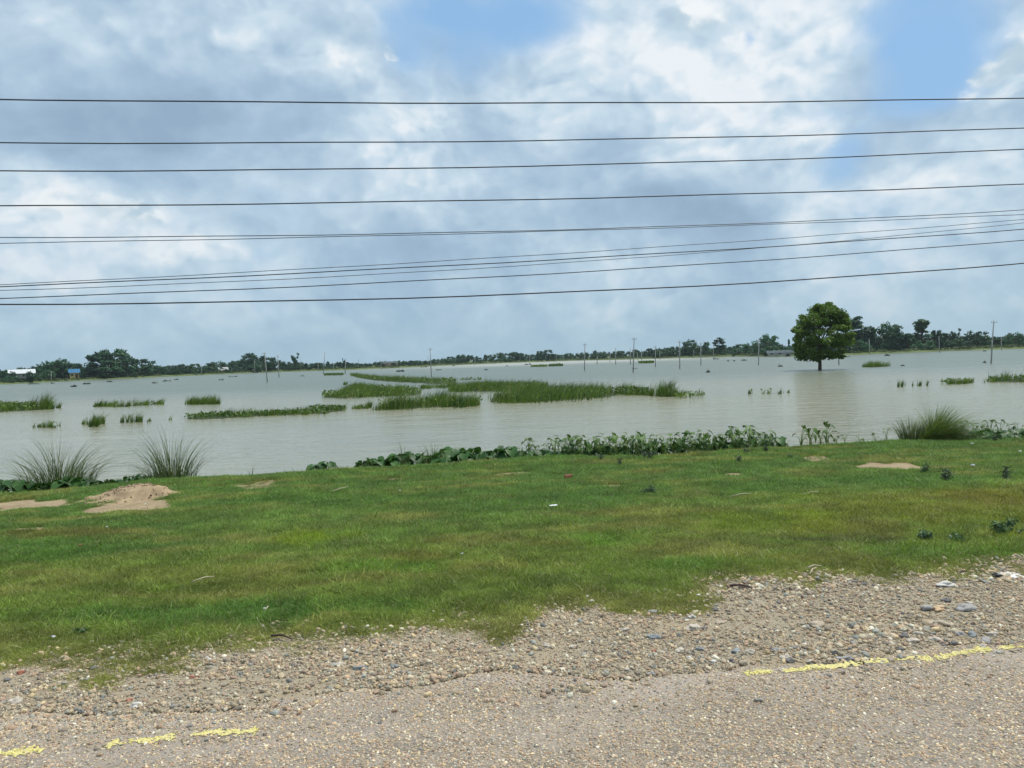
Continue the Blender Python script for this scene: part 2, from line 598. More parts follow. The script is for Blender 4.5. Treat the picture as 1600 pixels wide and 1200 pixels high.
# ------------------------------------------------------------------ ground lines, measured from the photograph
def line_fn(pts, z, tail=3):
    w = sorted([tuple(ground(x, y, z))[:2] for x, y in pts])
    X = np.array([p[0] for p in w])
    Y = np.array([p[1] for p in w])
    s = np.polyfit(X, Y, 1)[0]

    def f(x):
        x = np.asarray(x, float)
        y = np.interp(x, X, Y)
        y = np.where(x < X[0], Y[0] + s * (x - X[0]), y)
        return np.where(x > X[-1], Y[-1] + s * (x - X[-1]), y)
    return f


ROAD_Z = 0.8
_ye = line_fn([(0, 1128), (150, 1118), (300, 1108), (400, 1098), (500, 1088), (640, 1084), (720, 1066), (800, 1060), (900, 1054), (1000, 1060), (1100, 1047), (1200, 1046), (1330, 1036), (1400, 1020), (1500, 1006), (1600, 1000)], ROAD_Z)
_yg = line_fn([(0, 1047), (60, 1030), (130, 1036), (200, 1043), (300, 1028), (370, 1012), (430, 1003), (500, 1012), (600, 1001), (700, 985), (800, 975), (880, 948), (930, 938), (965, 960), (1000, 960), (1080, 948), (1100, 925), (1150, 912), (1200, 908), (1300, 902), (1360, 912), (1400, 912), (1450, 905), (1500, 897), (1600, 893)], 0.78)
_yb = line_fn([(0, 774), (130, 764), (230, 752), (300, 750), (440, 741), (560, 734), (700, 726), (800, 722), (900, 716), (1000, 716), (1100, 710), (1200, 702), (1300, 696), (1400, 691), (1500, 692), (1600, 690)], 0.35)


def y_road(x):
    return _ye(x) + (fbm(x * 1.6, x * 0 + 3, 4, 4) - .5) * .35 + (vnoise(x * 9, x * 0, 8) - .5) * .06


def y_grass(x):
    return _yg(x)


def y_bank(x):
    return _yb(x) + (fbm(np.asarray(x) * .8, np.asarray(x) * 0 + 7, 4, 2) - .5) * .5


def bank_z(x, y):
    yg, yb = y_grass(x), y_bank(x)
    a = np.clip((y - yg) / (yb - yg), -1, 1)
    z = .79 - .43 * sstep(0, 1, a)
    z = z + (fbm(x * .5, y * .5, 4, 11) - .5) * .10 * sstep(0, .15, a) + (fbm(x * 3, y * 3, 3, 12) - .5) * .03
    over = np.clip(y - yb, 0, 9)
    z = z - .9 * sstep(0, 1.1, over)
    z = np.where(y < y_road(x) + .05, z - .014, z)
    return z


PXM = []


def patch_mask(x, y, patches, z=.6, seed=20):
    tot = np.zeros_like(x)
    nn = (fbm(x * 2.2, y * 1.3, 4, seed) - .5)
    for (px, py, rx, ry, amt) in patches:
        c = ground(px, py, z)
        l, r = ground(px - rx, py, z), ground(px + rx, py, z)
        u, d = ground(px, py - ry, z), ground(px, py + ry, z)
        ax = (r - l).length / 2
        ay = (u - d).length / 2
        e = (r - l).normalized()
        dx, dy = x - c.x, y - c.y
        a = (dx * e.x + dy * e.y) / ax
        b = (-dx * e.y + dy * e.x) / ay
        q = np.sqrt(a * a + b * b) + nn * 1.5
        tot = np.maximum(tot, amt * sstep(1.25, .65, q))
    return tot


SOIL = [(1397, 722, 56, 9, 1), (1275, 703, 28, 6, .9), (1150, 732, 24, 5, .9), (970, 754, 26, 4, .85), (795, 726, 34, 4, .8), (400, 744, 40, 6, .8), (45, 776, 95, 8, 1.0), (340, 776, 45, 5, .45),
        (30, 825, 48, 5, .9), (120, 802, 60, 5, .6), (205, 778, 66, 12, 1.0), (620, 735, 24, 3, .7), (1240, 712, 30, 3, .5), (1590, 900, 60, 9, .5), (1060, 700, 40, 3, .4)]


def masks(x, y):
    s = patch_mask(x, y, SOIL)
    yg = y_grass(x)
    ed = (y - yg) + (fbm(x * 1.7, y * 1.7, 5, 30) - .5) * 1.1 + (fbm(x * 9, y * 9, 3, 31) - .5) * .5
    gr = sstep(.42, -.25, ed)
    return s, gr


# ---- bank mesh
xs = np.concatenate([-np.geomspace(95, 27, 14), np.arange(-26, 34, .11), np.geomspace(35, 110, 14)])
sv = np.concatenate([np.linspace(-1.0, 0, 26)[:-1], np.linspace(0, 1, 118), 1 + np.linspace(.01, .22, 12)])
X, S = np.meshgrid(xs, sv)
YR, YB = y_grass(X), y_bank(X)
base_back = y_road(X) - .6
Y = np.where(S < 0, YR + S * (YR - base_back), YR + S * (YB - YR))
Z = bank_z(X, Y)
s_, g_ = masks(X, Y)
V = np.stack([X, Y, Z], -1).reshape(-1, 3)
me = mesh_np('grass_bank', V, grid_faces(*X.shape), M['bank'], True, {'soil': ('FLOAT', 'POINT', s_.ravel()), 'gravel': ('FLOAT', 'POINT', g_.ravel())})
tag(link('grass_bank', me), 'green roadside verge sloping gently down to the flood water', kind='structure')

# ---- road mesh
xr = np.concatenate([-np.geomspace(95, 10, 40), np.arange(-9.9, 11, .03), np.geomspace(11.1, 110, 40)])
rows = np.concatenate([np.linspace(-9, 1, 6), np.linspace(1.5, 8, 0)])
n_in = 60
edge = y_road(xr)
slope = np.polyfit(xr[(xr > -8) & (xr < 9)], edge[(xr > -8) & (xr < 9)], 1)[0]
tt = np.concatenate([[-9.0, -4.0], np.linspace(-2.6, 0, n_in)])
Y = edge[None] * 0 + (edge[None] + tt[:, None])
X = np.repeat(xr[None], len(tt), 0)
Z = np.full_like(X, ROAD_Z) + (fbm(X * 1.5, Y * 1.5, 4, 40) - .5) * .012
X = np.concatenate([X, X[-1:]]); Y = np.concatenate([Y, Y[-1:] + .035]); Z = np.concatenate([Z, Z[-1:] - .022])
dust = sstep(.45, 0, edge[None] + .0 - Y) * .8 + .5 * sstep(.5, .7, fbm(X * .9, Y * 2.2, 4, 41))
V = np.stack([X, Y, Z], -1).reshape(-1, 3)
me = mesh_np('road', V, grid_faces(*X.shape), M['road'], True, {'dust': ('FLOAT', 'POINT', dust.ravel())})
road = tag(link('road', me), 'worn stony asphalt road with a crumbling edge', kind='structure')

# ---- water
n = 3
W = 1480
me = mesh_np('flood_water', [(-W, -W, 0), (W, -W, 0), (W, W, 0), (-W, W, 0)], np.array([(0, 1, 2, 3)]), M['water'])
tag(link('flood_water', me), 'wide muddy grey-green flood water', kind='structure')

# ---- far shore land
SHORE = [(0, 601), (60, 598), (100, 596), (150, 593.5), (200, 591.5), (250, 589), (300, 587), (400, 582.5), (500, 579.5), (560, 577.5), (620, 575), (700, 571), (800, 567), (900, 563.5), (960, 562.3), (1000, 561.3),
         (1060, 559.5), (1140, 557.3), (1200, 557), (1240, 557), (1310, 555.5), (1360, 553.5), (1420, 551), (1500, 548), (1560, 546.2), (1600, 545)]
shore_w = [ground(x, y, 0) for x, y in SHORE]
shore_px = [p[0] for p in SHORE]
a0, a1 = shore_w[0], shore_w[-1]
ext = [Vector((-900, 60, 0)), Vector((-420, 200, 0))] + shore_w + [Vector((430, 190, 0)), Vector((950, 60, 0))]
prof = [(-3, -.35), (0, 0.0), (1.2, .45), (5, .6), (30, .65), (1100, 1.2)]
V = []
fine = []
for a, b in zip(ext[:-1], ext[1:]):
    k = max(1, min(14, int((b - a).length / 3)))
    for i in range(k):
        fine.append(a.lerp(b, i / k))
fine.append(ext[-1])
for q in fine:
    d = Vector((q.x, q.y, 0)).normalized()
    j = (float(vnoise(q.x * .12, q.y * .12, 5)) - .5) * 5
    for (s, z) in prof:
        L = 1400 - q.length if s > 1000 else s + j
        p = q + d * L
        V.append((p.x, p.y, z + (.25 * (float(vnoise(p.x * .3, p.y * .3, 6)) - .5) if 0 < s < 100 else 0)))
me = mesh_np('far_shore', V, grid_faces(len(fine), len(prof)), M['land'], True)
tag(link('far_shore', me), 'low green land along the far side of the water', kind='structure')


def shore_at(px, back=0.0, z=.5):
    """point on the far land: above the shoreline seen at px, set back"""
    i = np.interp(px, shore_px, range(len(shore_px)))
    a = shore_w[int(math.floor(i))]
    b = shore_w[min(int(math.floor(i)) + 1, len(shore_w) - 1)]
    p = a.lerp(b, i - math.floor(i))
    d = Vector((p.x, p.y, 0)).normalized()
    p = p + d * back
    p.z = z
    return p


# ------------------------------------------------------------------ trees
def leaves_cloud(cent, radii, n, s, r, squash=.75):
    """n leaf quads spread over clump spheres"""
    k = r.integers(0, len(cent), n)
    u = r.normal(size=(n, 3))
    u /= np.linalg.norm(u, axis=1)[:, None]
    rr = radii[k] * (r.random(n) ** .45) * 1.05
    p = cent[k] + u * rr[:, None] * np.array([1, 1, squash])
    nrm = u * .6 + r.normal(size=(n, 3)) * .6 + np.array([0, 0, .45])
    nrm /= np.linalg.norm(nrm, axis=1)[:, None]
    t = np.cross(nrm, r.normal(size=(n, 3)))
    t /= np.linalg.norm(t, axis=1)[:, None]
    b = np.cross(nrm, t)
    ss = s * (.6 + .8 * r.random(n))[:, None]
    q = np.stack([p - t * ss, p - b * ss * .55, p + t * ss, p + b * ss * .55], 1).reshape(-1, 3)
    i = np.arange(n) * 4
    return q, np.stack([i, i + 1, i + 2, i + 3], 1)


def clumps(r, shape, n, cr):
    """clump centres inside a crown outline; shape(z in 0..1)->radius"""
    out = []
    while len(out) < n:
        z = r.random()
        R = shape(z)
        a = r.random() * 2 * math.pi
        q = (.35 + .65 * r.random() ** .5) * R
        if R <= 0:
            continue
        out.append((q * math.cos(a), q * math.sin(a), z))
    return np.array(out), cr * (.7 + .6 * r.random(n))


def trunk_mesh(name, h, r0, crown_pts, r, nl=5, base=-.5):
    pts = [(0, 0, base), (r0 * .2, 0, h * .25), (-r0 * .3, r0 * .2, h * .5), (0, 0, h)]
    parts = [tube(pts, [r0 * 1.25, r0, r0 * .8, r0 * .3], 8)]
    for i in range(nl):
        c = crown_pts[r.integers(0, len(crown_pts))]
        z0 = h * (.35 + .45 * r.random())
        s = np.array([0, 0, z0])
        mid = s * .5 + c * .5 + np.array([0, 0, .08 * h])
        parts.append(tube([s, mid, c], [r0 * .5, r0 * .32, r0 * .1], 5))
    V, F = merge(parts)
    return mesh_np(name, V, F, M['bark'], True)


# lone tree in the water
r = np.random.default_rng(21)
H = 9.4


def lone_shape(z):
    return float(np.interp(z, [0, .12, .35, .6, .8, .93, 1], [2.9, 3.8, 4.25, 3.95, 3.05, 1.9, .9]))


cz, cr_ = clumps(r, lone_shape, 150, .74)
cz[:, 2] = 1.75 + cz[:, 2] * (H - 2.4)
cz[:, 0] += .25 + .05 * (cz[:, 2] - 4)
extra = np.array([(-1.6, -.6, 1.9), (-1.1, -.8, 1.6), (1.4, -.5, 2.0), (4.1, -.2, 4.4), (4.3, .2, 3.6), (-3.7, 0, 5.6), (-3.6, -.4, 3.0), (1.2, 0, 9.0), (-.4, 0, 8.8), (2.2, 0, 2.2)])
cz = np.concatenate([cz, extra]); cr_ = np.concatenate([cr_, np.full(len(extra), .62)])
q, f = leaves_cloud(cz, cr_, 34000, .15, r, .62)
crown_me = mesh_np('crown', q, f, M['leaf_tree'])
tr_me = trunk_mesh('trunk', 6.5, .25, cz[:120], r, 16, -.8)
p = ground(1281, 578, 0)
t = bpy.data.objects.new('lone_tree', None); col.objects.link(t); t.location = p
tag(t, 'large round-crowned leafy tree standing alone in the flood water', 'tree')
link('crown', crown_me, t, (.25, 0, -.12), scale=(.93, .93, .99)); link('trunk', tr_me, t, scale=(.80, .80, .93))

# far tree prototypes (unit: metres, height about 10)
KINDS = []


def far_kind(seed, word, shape, h, z0, nc, cr, nleaf, s, sq=.7):
    r = np.random.default_rng(seed)
    c, rad_ = clumps(r, shape, nc, cr)
    c[:, 2] = z0 + c[:, 2] * (h - z0 - cr * .5)
    q, f = leaves_cloud(c, rad_, nleaf, s, r, sq)
    KINDS.append((word, mesh_np('crown', q, f, M['leaf_far']), trunk_mesh('trunk', h * .75, .22, c, r, 4, -.4), h))


dome = lambda R, a=.75: (lambda z: R * (math.sin(math.pi * min(1, z * a + .16)) ** .6))
far_kind(1, 'broad rounded', dome(4.6), 10, 1.2, 34, 1.35, 2100, .46)
far_kind(2, 'broad rounded', dome(5.2, .7), 9, .8, 40, 1.3, 2100, .46)
far_kind(3, 'bushy', dome(3.4), 8, .5, 30, 1.1, 1700, .44)
far_kind(4, 'bushy', dome(3.9, .65), 8.5, .4, 34, 1.2, 1700, .44)
far_kind(5, 'tall narrow', lambda z: 1.9 * (math.sin(math.pi * min(1, z * .8 + .15)) ** .5), 12, 2.2, 30, .9, 1600, .40)
far_kind(6, 'tall narrow', lambda z: 1.4 * (1.1 - .5 * z), 12, 1.8, 26, .85, 1400, .38)
far_kind(7, 'loose open-crowned', lambda z: 1.0 + 3.2 * (z ** 1.2), 11, 4.2, 24, 1.1, 1300, .42)
far_kind(8, 'low spreading', dome(5.5, .6), 6, .3, 34, 1.2, 1700, .46)


LAND = [(34, 'the white-roofed shed'), (80, 'the thin pole near the white-roofed shed'), (116, 'the blue-roofed house'), (178, 'the tall dark clump at left'), (222, 'the twin-topped bushy tree'),
        (272, 'the thin pole in the left reeds'), (315, 'the thin pale pole by the low hut'), (347, 'the low hut'), (386, 'the dark peaked tree'), (413, 'the thick pole leaning left'), (463, 'the open flat-crowned tree'),
        (506, 'the pole leaning right'), (540, 'the thin umbrella-shaped tree'), (575, 'the tip of the long island'), (610, 'the reddish low house'), (673, 'the tall pole in the long island'),
        (742, 'the short pole left of centre'), (790, 'the speck on the bright water'), (827, 'the slim central pole'), (857, 'the squat central tree'), (914, 'the tall dark pole'), (957, 'the close pair of poles'),
        (990, 'the tallest middle pole'), (1024, 'the medium pole by the weed bank'), (1062, 'the tall pole before the rounded tree'), (1095, 'the tall pole right of the rounded tree'), (1125, 'the pale-trunked tree'),
        (1185, 'the tall pale pole'), (1232, 'the long low shelter'), (1281, 'the lone flooded tree'), (1358, 'the pale shore pole'), (1390, 'the tall domed tree'), (1441, 'the column-shaped tree'),
        (1493, 'the feathery tree top'), (1526, 'the broad dome tree'), (1550, 'the tall thick right pole'), (1590, 'the right picture border')]


def beside(px):
    x_, nm = min(LAND, key=lambda q: abs(q[0] - px))
    return ('directly behind ' if abs(px - x_) < 5 else 'just left of ' if px < x_ else 'just right of ') + nm


def far_tree(px, back, height, kind, label, group='trees along the far shore', wide=1.0):
    word, cm, tm, h = KINDS[kind]
    p = shore_at(px, back)
    t = bpy.data.objects.new('far_tree', None); col.objects.link(t)
    k = height / h
    t.location = p
    t.rotation_euler = (0, 0, random.random() * 6.28)
    wd = k * wide * random.uniform(.9, 1.15)
    t.scale = (wd, wd, k)
    tag(t, label, 'tree', group)
    link('crown', cm, t)
    link('trunk', tm, t)
    return t


SKYLINE = [(-60, 579), (0, 578), (30, 575), (60, 573), (85, 565), (110, 566), (130, 571), (240, 573), (260, 572), (285, 568), (310, 571), (330, 566), (350, 568), (370, 564), (400, 559), (425, 559), (450, 563), (480, 564), (520, 564), (540, 563),
           (570, 567), (600, 563), (650, 563), (690, 559), (720, 554), (750, 553), (790, 550), (810, 549), (830, 553), (875, 553), (895, 551), (920, 549), (950, 547), (990, 546), (1025, 544), (1050, 540), (1090, 541), (1150, 539),
           (1190, 533), (1240, 540), (1320, 518), (1345, 516), (1370, 520), (1400, 520), (1430, 523), (1470, 520), (1500, 519), (1520, 520), (1560, 524), (1600, 521), (1670, 518)]
SX = [a for a, b in SKYLINE]
SY = [b for a, b in SKYLINE]


def pxh(px, ytop, back):
    p = shore_at(px, back)
    d = Vector((p.x, p.y, 0)).length
    yb = horizon(px) + (CAM_Z - .5) / d * FPX
    return (1.22 if px < 430 else 1.06) * max(2.0, (yb - ytop) / FPX * d * math.cos(math.atan((px - 800) / FPX)) ** 1)


def seg(px):
    for lim, s in ((100, 'left of the blue-roofed house'), (260, 'right of the blue-roofed house'), (420, 'left of the leftmost leaning pole'), (700, 'behind the left row of poles'),
                   (900, 'beyond the pale strip of water'), (1150, 'behind the middle poles'), (1330, 'beside the lone flooded tree'), (1480, 'right of the lone flooded tree')):
        if px < lim:
            return s
    return 'at the right end of the far shore'


# trees that stand out one by one: px, top y, kind, back, wide, label
SPECIAL = [(158, 556, 0, 14, 1.15, 'dark round tree, left one of the tallest clump beyond the blue-roofed house'),
           (178, 552, 0, 18, 1.1, 'tallest dark round tree of the clump right of the blue-roofed house'),
           (196, 562, 1, 10, 1.0, 'bulky tree sloping down the right flank of the tall left clump'),
           (172, 566, 3, 5, 1.1, 'lighter green bush in front of the tall left clump'),
           (222, 564, 3, 12, 1.2, 'twin-topped bushy tree just right of the tall left clump'),
           (97, 565, 1, 30, .95, 'flat-topped dark tree between white shed and blue-roofed house'),
           (463, 552, 6, 20, .7, 'open flat-crowned tree rising above the low left treeline'),
           (386, 556, 3, 18, .8, 'dark tree peaking just left of the leftmost leaning pole'),
           (538, 560, 6, 18, .5, 'thin umbrella-shaped tree on the low left treeline'),
           (857, 547, 3, 8, 1.0, 'squat rounded bushy tree at the centre of the far shore'),
           (843, 549, 2, 8, .9, 'dark bush joined to the left of the central squat tree'),
           (1080, 532, 1, 22, .95, 'tall rounded tree behind the pole in the middle distance'),
           (1105, 535, 2, 22, .7, 'small round tree between two far poles'),
           (1125, 529, 4, 20, 1.6, 'upright pale-trunked tree right of the middle rounded tree'),
           (1200, 524, 1, 24, 1.15, 'large spreading tree left of the lone flooded tree'),
           (1234, 530, 5, 22, .5, 'thin dark tree close left of the lone flooded tree'),
           (1338, 497, 4, 40, 1.3, 'tall slim-topped tree just behind the right edge of the lone tree'),
           (1354, 511, 2, 36, .9, 'grey-green tree beside the tall slim-topped one'),
           (1387, 506, 1, 30, .85, 'tall domed tree right of the lone tree'),
           (1400, 514, 1, 24, .7, 'dark tree leaning on the domed one'),
           (1441, 499, 5, 26, 1.9, 'tallest dark column-shaped tree on the right shore'),
           (1418, 521, 2, 20, 1.0, 'bushy tree left of the column-shaped tree'),
           (1464, 516, 2, 26, .8, 'round tree right of the column-shaped tree'),
           (1493, 513, 6, 34, .6, 'feathery tree top above the right treeline'),
           (1526, 517, 1, 24, 1.0, 'broad dome tree near the tall right pole'),
           (1585, 519, 1, 24, 1.0, 'broad tree at the right border of the picture')]
for (px, yt, k, back, wide, lab) in SPECIAL:
    far_tree(px, back, pxh(px, yt, back), k, lab, wide=wide)
for px, hh in ((14, 2.2), (27, 1.5), (44, 1.7), (58, 2.4)):
    far_tree(px, 5, hh, 7, f'low spreading bush in front of the white-roofed shed, {"left" if px < 34 else "right"} {"outer" if abs(px - 34) > 15 else "inner"} one', 'bushes before the white-roofed shed')
x = -60.0
while x < 1670:
    d = shore_at(x).length
    step = 4.2 / d * FPX
    for layer in (0, 1):
        px = min(1600, max(-1e9, x + random.uniform(-.5, .5) * step + layer * step * .5))
        if px > 1599 or px < 1:
            continue
        back = (26 + random.random() * 26) if layer == 0 else (7 + random.random() * 10)
        top = float(np.interp(px, SX, SY))
        hh = pxh(px, top, back)
        f = random.uniform(.74, 1.02) if layer == 0 else random.uniform(.40, .72)
        if 98 < px < 132 and layer == 1:
            continue
        if layer == 0:
            k = random.choice([0, 1, 1, 2, 3, 4, 5, 6] if px > 380 else [0, 1, 2, 3, 3, 4])
        else:
            k = random.choice([2, 3, 7, 7])
            if random.random() < .45:
                continue
        w_ = KINDS[k][0]
        far_tree(px, back, hh * f, k, f'{w_} {"back-row" if layer == 0 else "low front"} tree {beside(px)}', f'{w_} far trees {seg(px)}', wide=1.5 if layer == 0 and k in (4, 5) else 1.2)
    x += step * 1.35
# beyond the frame on both sides a few more, so that the shore goes on
for (xx, yy) in [(-270 - 14 * i, 240 - 5 * i) for i in range(9)] + [(240 + 14 * i, 262 - 7 * i) for i in range(9)]:
    k = random.choice([0, 1, 2, 3])
    word, cm, tm, h = KINDS[k]
    t = bpy.data.objects.new('far_tree', None); col.objects.link(t)
    t.location = (xx, yy, .5); s = random.uniform(.8, 1.1); t.scale = (s, s, s); t.rotation_euler = (0, 0, random.random() * 6)
    tag(t, f'{word} tree past the {["left", "right"][xx > 0]} edge of the picture on the far shore', 'tree', f'{word} trees past the picture edge')
    link('crown', cm, t); link('trunk', tm, t)

# the far wood behind the single trees: one unbroken mass
r = np.random.default_rng(78)
cs, rs = [], []
for _ in range(2600):
    px = -60 + r.random() * 1740
    pc = min(1600, max(0, px))
    back = 44 + r.random() * 40
    top = float(np.interp(pc, SX, SY))
    hh = pxh(pc, top, back) * (.74 + .30 * float(vnoise(pc * .06, 3, 4))) * (.86 + .2 * float(vnoise(pc * .25, 9, 4)))
    p = shore_at(pc, back) + Vector(((px - pc) * .3, 0, 0))
    z = r.random() ** .7 * (hh - 1.0)
    cs.append((p.x + r.normal(0, 1), p.y, .4 + z)); rs.append(1.25)
q, f = leaves_cloud(np.array(cs), np.array(rs), 70000, .55, r, .8)
tag(link('far_wood', mesh_np('far_wood', q, f, M['leaf_far'])), 'dense dark wood filling in behind the far shore trees', 'wood', kind='stuff')

# low scrub along the far shoreline
parts = []
r = np.random.default_rng(77)
cs, rs = [], []
for _ in range(900):
    px = r.random() * 1600
    thick = float(vnoise(px * .03, 0, 3))
    b = 2 + r.random() * 9
    p = shore_at(px, b, .5)
    s = .5 + thick * 1.3
    cs.append((p.x, p.y, .5 + s * .3)); rs.append(s)
q, f = leaves_cloud(np.array(cs), np.array(rs), 26000, .26, r, .6)
tag(link('shore_scrub', mesh_np('shore_scrub', q, f, M['leaf_shrub'])), 'low light green scrub along the far waterline', 'scrub', kind='stuff')


# ------------------------------------------------------------------ far houses
def wall_mat(name, c):
    return simple(name, c, .85, .2, 1.5, .12)


M['white_wall'] = wall_mat('white_wall', (.35, .36, .34))
M['yellow_wall'] = wall_mat('yellow_wall', (.55, .40, .16))
M['pink_wall'] = wall_mat('pink_wall', (.45, .30, .24))
M['blue_roof'] = wall_mat('blue_roof', (.05, .16, .30))
M['white_roof'] = wall_mat('white_roof', (.55, .57, .58))
M['tin_roof'] = wall_mat('tin_roof', (.42, .42, .42))
M['dark_glass'] = simple('dark_glass', (.03, .035, .04), .15, .5, 2, .2)


def house(px, back, w, d, h, name, label, wall, roofm, flat=False, storeys=1, z=.5):
    p = shore_at(px, back, z)
    t = bpy.data.objects.new(name, None); col.objects.link(t); t.location = p
    t.rotation_euler = (0, 0, -math.atan2(p.x, p.y))
    tag(t, label, 'building')
    V, F = merge([box(-w / 2, w / 2, -d / 2, d / 2, 0, h)])
    link('wall', mesh_np('wall', V, F, wall), t)
    if flat:
        V, F = merge([box(-w / 2 - .4, w / 2 + .4, -d / 2 - .4, d / 2 + .4, h, h + .35), box(-w / 2 - .4, w / 2 + .4, -d / 2 - .4, -d / 2 - .2, h + .352, h + 1.0)])
    else:
        V = np.array([(-w / 2 - .5, -d / 2 - .6, h), (w / 2 + .5, -d / 2 - .6, h), (w / 2 + .5, d / 2 + .6, h), (-w / 2 - .5, d / 2 + .6, h), (-w / 2 - .5, 0, h + 1.6), (w / 2 + .5, 0, h + 1.6)])
        F = [np.array([(0, 1, 5, 4), (2, 3, 4, 5), (0, 3, 2, 1)]), np.array([(0, 4, 3), (1, 2, 5)])]
    link('roof', mesh_np('roof', V, F, roofm), t)
    sh = h / storeys
    for s in range(storeys):
        nwin = max(2, int(w / 3))
        for i in range(nwin):
            cx = (i + .5) / nwin * w - w / 2
            nm = 'door' if (s == 0 and i == nwin // 2) else 'window'
            z0, z1 = (s * sh + (.05 if nm == 'door' else 1.0), s * sh + min(sh - .4, 2.2))
            V, F = merge([box(cx - .55, cx + .55, -d / 2 - .06, -d / 2 + .05, z0, z1)])
            o = link(nm, mesh_np(nm, V, F, M['bark'] if nm == 'door' else M['metal']), t)
            V, F = merge([box(cx - .42, cx + .42, -d / 2 - .09, -d / 2 - .062, z0 + .12, z1 - .12)])
            link('pane' if nm == 'window' else 'panel', mesh_np('pane', V, F, M['dark_glass'] if nm == 'window' else M['bark']), o)
    return t


house(34, 12, 8, 6, 2.0, 'long_shed', 'long low shed with a bright white roof at the far left', M['white_wall'], M['white_roof'], z=1.8)
house(116, 10, 3.4, 3.4, 2.5, 'village_house', 'yellow house under a bright blue roof on the far left shore', M['yellow_wall'], M['blue_roof'], storeys=1, z=.9)
house(347, 12, 4.5, 4, 1.6, 'low_hut', 'low pale-roofed hut on the shore left of the leaning poles', M['pink_wall'], M['tin_roof'])
house(610, 18, 8, 6, 2.2, 'brick_house', 'reddish low house among far trees above the island tip', M['pink_wall'], M['tin_roof'], flat=True)
house(1232, 3, 15, 5, 1.0, 'low_shelter', 'long low pale shelter on the shore left of the lone tree', M['white_wall'], M['tin_roof'], flat=True)

# ------------------------------------------------------------------ poles standing in the flood
POLES = [(413, 550, 418, 597, 'thick pole leaning left, nearest of the left poles'), (434, 555, 436, 589, 'pole just right of the nearest leaning left pole'), (80, 580, 80, 597, 'thin pole left of the blue-roofed house'),
         (272, 570, 272, 586, 'thin pole in the reeds before the left shore'), (315, 568, 315, 587, 'thin pale pole left of the low hut'), (398, 563, 398, 583, 'short pole left of the nearest leaning pole'),
         (469, 560, 469, 580, 'short pole below the flat-crowned far tree'), (508, 550, 505, 584, 'pole leaning right with a grey mast look'), (497, 567, 497, 580, 'tiny pale pole left of the right-leaning pole'),
         (521, 567, 521, 579, 'tiny pale pole right of the right-leaning pole'), (540, 560, 539, 584, 'upright pole below the umbrella-shaped tree'), (560, 558, 560, 577, 'upright slim pole above the island tip'),
         (595, 563, 596, 577, 'short slim pole in the water beyond the long island'), (672, 543, 674, 589, 'tall pole rising out of the long grassy island'), (669, 556, 669, 572, 'short pole close behind the tall island pole'),
         (742, 560, 742, 571, 'short pale pole right of the tall island pole'), (827, 552, 827, 568, 'slim pole left of the squat central tree'), (869, 552, 869, 566, 'slim pole in front of the squat central tree'),
         (891, 551, 891, 563, 'faint slim pole right of the squat central tree'), (914, 536, 913, 579, 'tall dark pole right of the squat central tree'), (933, 556, 933, 569, 'short pole just right of the tall dark pole'),
         (953, 553, 953, 566, 'short pole, left one of a close pair'), (962, 543, 962, 569, 'medium pole, right one of a close pair'), (985, 544, 985, 569, 'medium pole just behind the tallest middle pole'),
         (991, 527, 989, 582, 'tallest middle pole, nearest of the middle row'), (996, 552, 996, 563, 'tiny pole just right of the tallest middle pole'), (1002, 546, 1003, 566, 'faint pole beside the floating weed bank'),
         (1024, 540, 1024, 573, 'medium pole right of the floating weed bank'), (1031, 548, 1031, 562, 'faint short pole right of the medium one'), (1062, 532, 1062, 576, 'tall pole before the rounded far tree'),
         (1084, 547, 1084, 560, 'short pale pole under the rounded far tree'), (1095, 535, 1095, 571, 'tall pole right of the rounded far tree'), (1111, 545, 1111, 557, 'tiny pole, left of two near the pale-trunked tree'),
         (1115, 538, 1115, 560, 'short pole, right of two near the pale-trunked tree'), (1186, 530, 1185, 570, 'tall pale pole before the spreading tree'), (1244, 545, 1244, 558, 'tiny pale pole close left of the lone tree'),
         (1310, 548, 1311, 570, 'dark pole half hidden by the lone tree crown'), (1358, 530, 1359, 554, 'pale pole on the shore right of the lone tree'), (1467, 525, 1468, 551, 'pale pole right of the column-shaped tree'),
         (1564, 526, 1565, 547, 'thin pole behind the tall right pole'), (1553, 500, 1548, 568, 'tall thick grey pole at the right, nearest of all poles')]
for i, (xt, yt, xb, yb, lab) in enumerate(POLES):
    dpx = yb - horizon(xb)
    far = dpx < 9.5
    b = ground(xb, yb, 0.0)
    # top: same depth as the base
    d = ray(xt, yt)
    k = b.y / d.y
    top = Vector((d.x * k, b.y, CAM_Z + d.z * k))
    base = Vector((0, 0, -.8 if not far else -.3))
    tp = top - b
    o = bpy.data.objects.new('utility_pole', None); col.objects.link(o); o.location = b
    tag(o, lab, 'pole', 'utility poles in the flooded fields')
    rr = .085 if b.length < 200 else .11
    V, F = merge([tube([base, tp * .5, tp], [rr * 1.25, rr * 1.05, rr * .8], 8)])
    link('shaft', mesh_np('shaft', V, F, M['concrete'], True), o)
    if yb - yt > 30 and i not in (7,):
        ang = .25
        z = tp.z - .35
        xo = tp.x * (z / tp.z)
        V, F = merge([box(xo - .42, xo + .42, -.05 - rr, .0 - rr, z, z + .06)])
        arm = link('crossarm', mesh_np('crossarm', V, F, M['metal']), o)
        for sx in (-.36, .36):
            V, F = merge([tube([(xo + sx, -.03 - rr, z + .06), (xo + sx, -.03 - rr, z + .18)], [.03, .022], 6)])
            link('insulator', mesh_np('insulator', V, F, M['insul']), arm)


